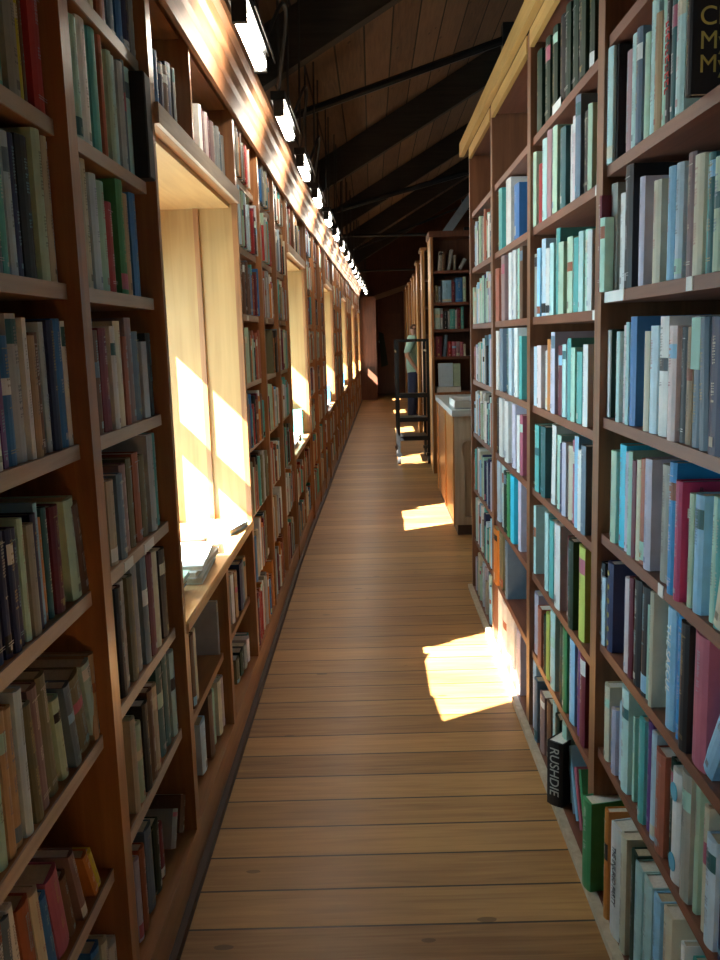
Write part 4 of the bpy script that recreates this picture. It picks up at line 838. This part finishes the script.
for x in (tx0, tx1):
    for y in (ty0, ty1):
        c_ = MB().box(x-.03, x+.03, y-.03, y+.03, .10, .135).build('castor_fork', METAL, t_, o)
        MB().bar((x-.018, y, .052), (x+.018, y, .052), .05, 14).build('wheel', RUBBER, c_, o)
# dark coat on the far wall and low dark bin
o = MB().add([(.18,22.949,1.6),(.30,22.949,1.55),(.38,22.949,.75),(.22,22.949,.7),(.18,22.9,1.55),(.30,22.9,1.5),(.40,22.88,.75),(.22,22.88,.7)], [(0,1,2,3),(7,6,5,4),(0,4,5,1),(1,5,6,2),(2,6,7,3),(3,7,4,0)]).build('hanging_coat', plain('dark_green_cloth', (.02, .035, .025), .9)); tag(o, 'dark coat hanging against the far wall', 'coat')
MB().bar((.24, 22.949, 1.58), (.24, 22.90, 1.58), .012, 8).build('coat_hook', METAL, o)
# ------------------------------------------------------------------ person between the stacks, back partly turned, facing the shelves
def person(px, py):
    me = bpy.data.meshes.new('person')
    J = dict(pel=(0, 0, .95, .125, .15), wst=(.0, 0, 1.10, .105, .135), chs=(.01, 0, 1.30, .12, .165), nbs=(.01, 0, 1.44, .085, .12), nck=(.02, 0, 1.50, .05, .05), hb=(.03, 0, 1.56, .07, .065), ht=(.04, 0, 1.68, .085, .075),
             shL=(0, .17, 1.42, .055, .055), elL=(-.10, .27, 1.16, .042, .042), wrL=(.08, .26, 1.00, .03, .03),
             shR=(0, -.17, 1.42, .055, .055), elR=(-.12, -.27, 1.17, .042, .042), wrR=(.02, -.27, .96, .03, .03),
             hiL=(0, .09, .88, .09, .09), knL=(.02, .10, .48, .06, .06), anL=(0, .10, .09, .042, .042), toL=(.14, .11, .04, .038, .03),
             hiR=(0, -.09, .88, .09, .09), knR=(-.03, -.10, .48, .06, .06), anR=(-.06, -.10, .09, .042, .042), toR=(.08, -.11, .04, .038, .03))
    E = [('pel','wst'),('wst','chs'),('chs','nbs'),('nbs','nck'),('nck','hb'),('hb','ht'),('nbs','shL'),('shL','elL'),('elL','wrL'),('nbs','shR'),('shR','elR'),('elR','wrR'),
         ('pel','hiL'),('hiL','knL'),('knL','anL'),('anL','toL'),('pel','hiR'),('hiR','knR'),('knR','anR'),('anR','toR')]
    K = list(J); vs = [J[k][:3] for k in K]; rad = [(J[k][3], J[k][4]) for k in K]; es = [(K.index(a), K.index(b)) for a, b in E]
    for s_, wk, ek in ((1, 'wrL', 'elL'), (-1, 'wrR', 'elR')):       # palm, thumb and four fingers on each hand
        w_ = Vector(J[wk][:3]); d_ = (w_-Vector(J[ek][:3])).normalized(); side = Vector((0, 1, 0)).cross(d_).normalized()
        p0 = len(vs); vs.append(tuple(w_+d_*.06)); rad.append((.028, .018)); es.append((K.index(wk), p0))
        for f, (off, ln) in enumerate(((-.026, .062), (-.009, .075), (.009, .070), (.026, .055))):
            a = len(vs); vs.append(tuple(w_+d_*.095+side*off)); rad.append((.0095, .0095)); es.append((p0, a))
            vs.append(tuple(w_+d_*(.095+ln*.6)+side*off+Vector((0, -s_*.012, 0)))); rad.append((.0085, .0085)); es.append((a, a+1))
            vs.append(tuple(w_+d_*(.095+ln)+side*off+Vector((0, -s_*.03, 0)))); rad.append((.007, .007)); es.append((a+1, a+2))
        a = len(vs); vs.append(tuple(w_+d_*.05+side*-.045)); rad.append((.011, .011)); es.append((p0, a)); vs.append(tuple(w_+d_*.085+side*-.055)); rad.append((.009, .009)); es.append((a, a+1))
    me.from_pydata(vs, es, [])
    o = bpy.data.objects.new('person', me); C.objects.link(o)
    m_ = o.modifiers.new('skin', 'SKIN'); m_.use_smooth_shade = True
    for i, r_ in enumerate(rad): me.skin_vertices[0].data[i].radius = r_
    me.skin_vertices[0].data[0].use_root = True
    o.modifiers.new('sub', 'SUBSURF').levels = 2; o.modifiers['sub'].render_levels = 2
    dg = bpy.context.evaluated_depsgraph_get(); ev = o.evaluated_get(dg); nm = bpy.data.meshes.new_from_object(ev); bpy.data.objects.remove(o)
    bm = bmesh.new(); bm.from_mesh(nm); bmesh.ops.delete(bm, geom=[v for v in bm.verts if not v.link_faces], context='VERTS'); bm.to_mesh(nm); bm.free()
    o = bpy.data.objects.new('person', nm); C.objects.link(o); nm.materials.clear()
    for mm in (SKIN,): nm.materials.append(mm)
    for f in nm.polygons: f.use_smooth = True
    o.location = (px, py, 0.0)
    tag(o, 'person in a mint shirt and dark jeans facing the shelves beyond the trolley', 'person')
    # clothes: offset copies of the body surface cut at neck, cuffs, waist and ankles
    def garment(name, mat, keep, off):
        bm = bmesh.new(); bm.from_mesh(nm); bm.normal_update()
        kill = [f for f in bm.faces if not keep(f.calc_center_median())]; bmesh.ops.delete(bm, geom=kill, context='FACES')
        left = set(bm.faces); best = set()
        while left:
            st_ = [left.pop()]; isl = set(st_)
            while st_:
                f = st_.pop()
                for e_ in f.edges:
                    for g2 in e_.link_faces:
                        if g2 in left: left.discard(g2); isl.add(g2); st_.append(g2)
            if len(isl) > len(best): best = isl
        if name != 'shoes': bmesh.ops.delete(bm, geom=[f for f in bm.faces if f not in best], context='FACES')
        bmesh.ops.delete(bm, geom=[v for v in bm.verts if not v.link_faces], context='VERTS')
        for v in bm.verts: v.co += v.normal*off
        g_ = bpy.data.meshes.new(name); bm.to_mesh(g_); bm.free(); g_.materials.clear(); g_.materials.append(mat)
        go = bpy.data.objects.new(name, g_); C.objects.link(go); go.parent = o
        for f in g_.polygons: f.use_smooth = True
    garment('shirt', SHIRT, lambda c: .86 < c.z < 1.475 and not (abs(c.y) > .20 and c.z < 1.2), .022)
    garment('jeans', JEANS, lambda c: .10 < c.z < .99 and not (abs(c.y) > .20), .014)
    garment('hair', HAIR, lambda c: c.z > 1.60 and c.x < .06 or c.z > 1.70, .012)
    for s_ in (-1, 1):
        nm_ = 'shoe'; bm = bmesh.new(); bm.from_mesh(nm); bm.normal_update()
        bmesh.ops.delete(bm, geom=[f for f in bm.faces if not (f.calc_center_median().z < .10 and f.calc_center_median().y*s_ > 0)], context='FACES')
        for v in bm.verts: v.co += v.normal*.008
        g_ = bpy.data.meshes.new(nm_); bm.to_mesh(g_); bm.free(); g_.materials.clear(); g_.materials.append(LETK); go = bpy.data.objects.new(nm_, g_); C.objects.link(go); go.parent = o
    # face: nose, eyes, ears
    MB().add([(.115, -.012, 1.605), (.115, .012, 1.605), (.145, 0, 1.608), (.118, 0, 1.655)], [(0, 2, 3), (2, 1, 3), (0, 1, 2)]).build('nose', SKIN, o)
    for s_ in (-1, 1):
        MB().bar((.108, s_*.03, 1.65), (.122, s_*.03, 1.65), .010, 8).build('eye', LETK, o); MB().bar((.03, s_*.072, 1.625), (.03, s_*.086, 1.63), .024, 10).build('ear', SKIN, o)
    MB().box(.108, .118, -.022, .022, 1.572, 1.579).build('mouth', LETR, o)
    return o
person(.70, 15.5)
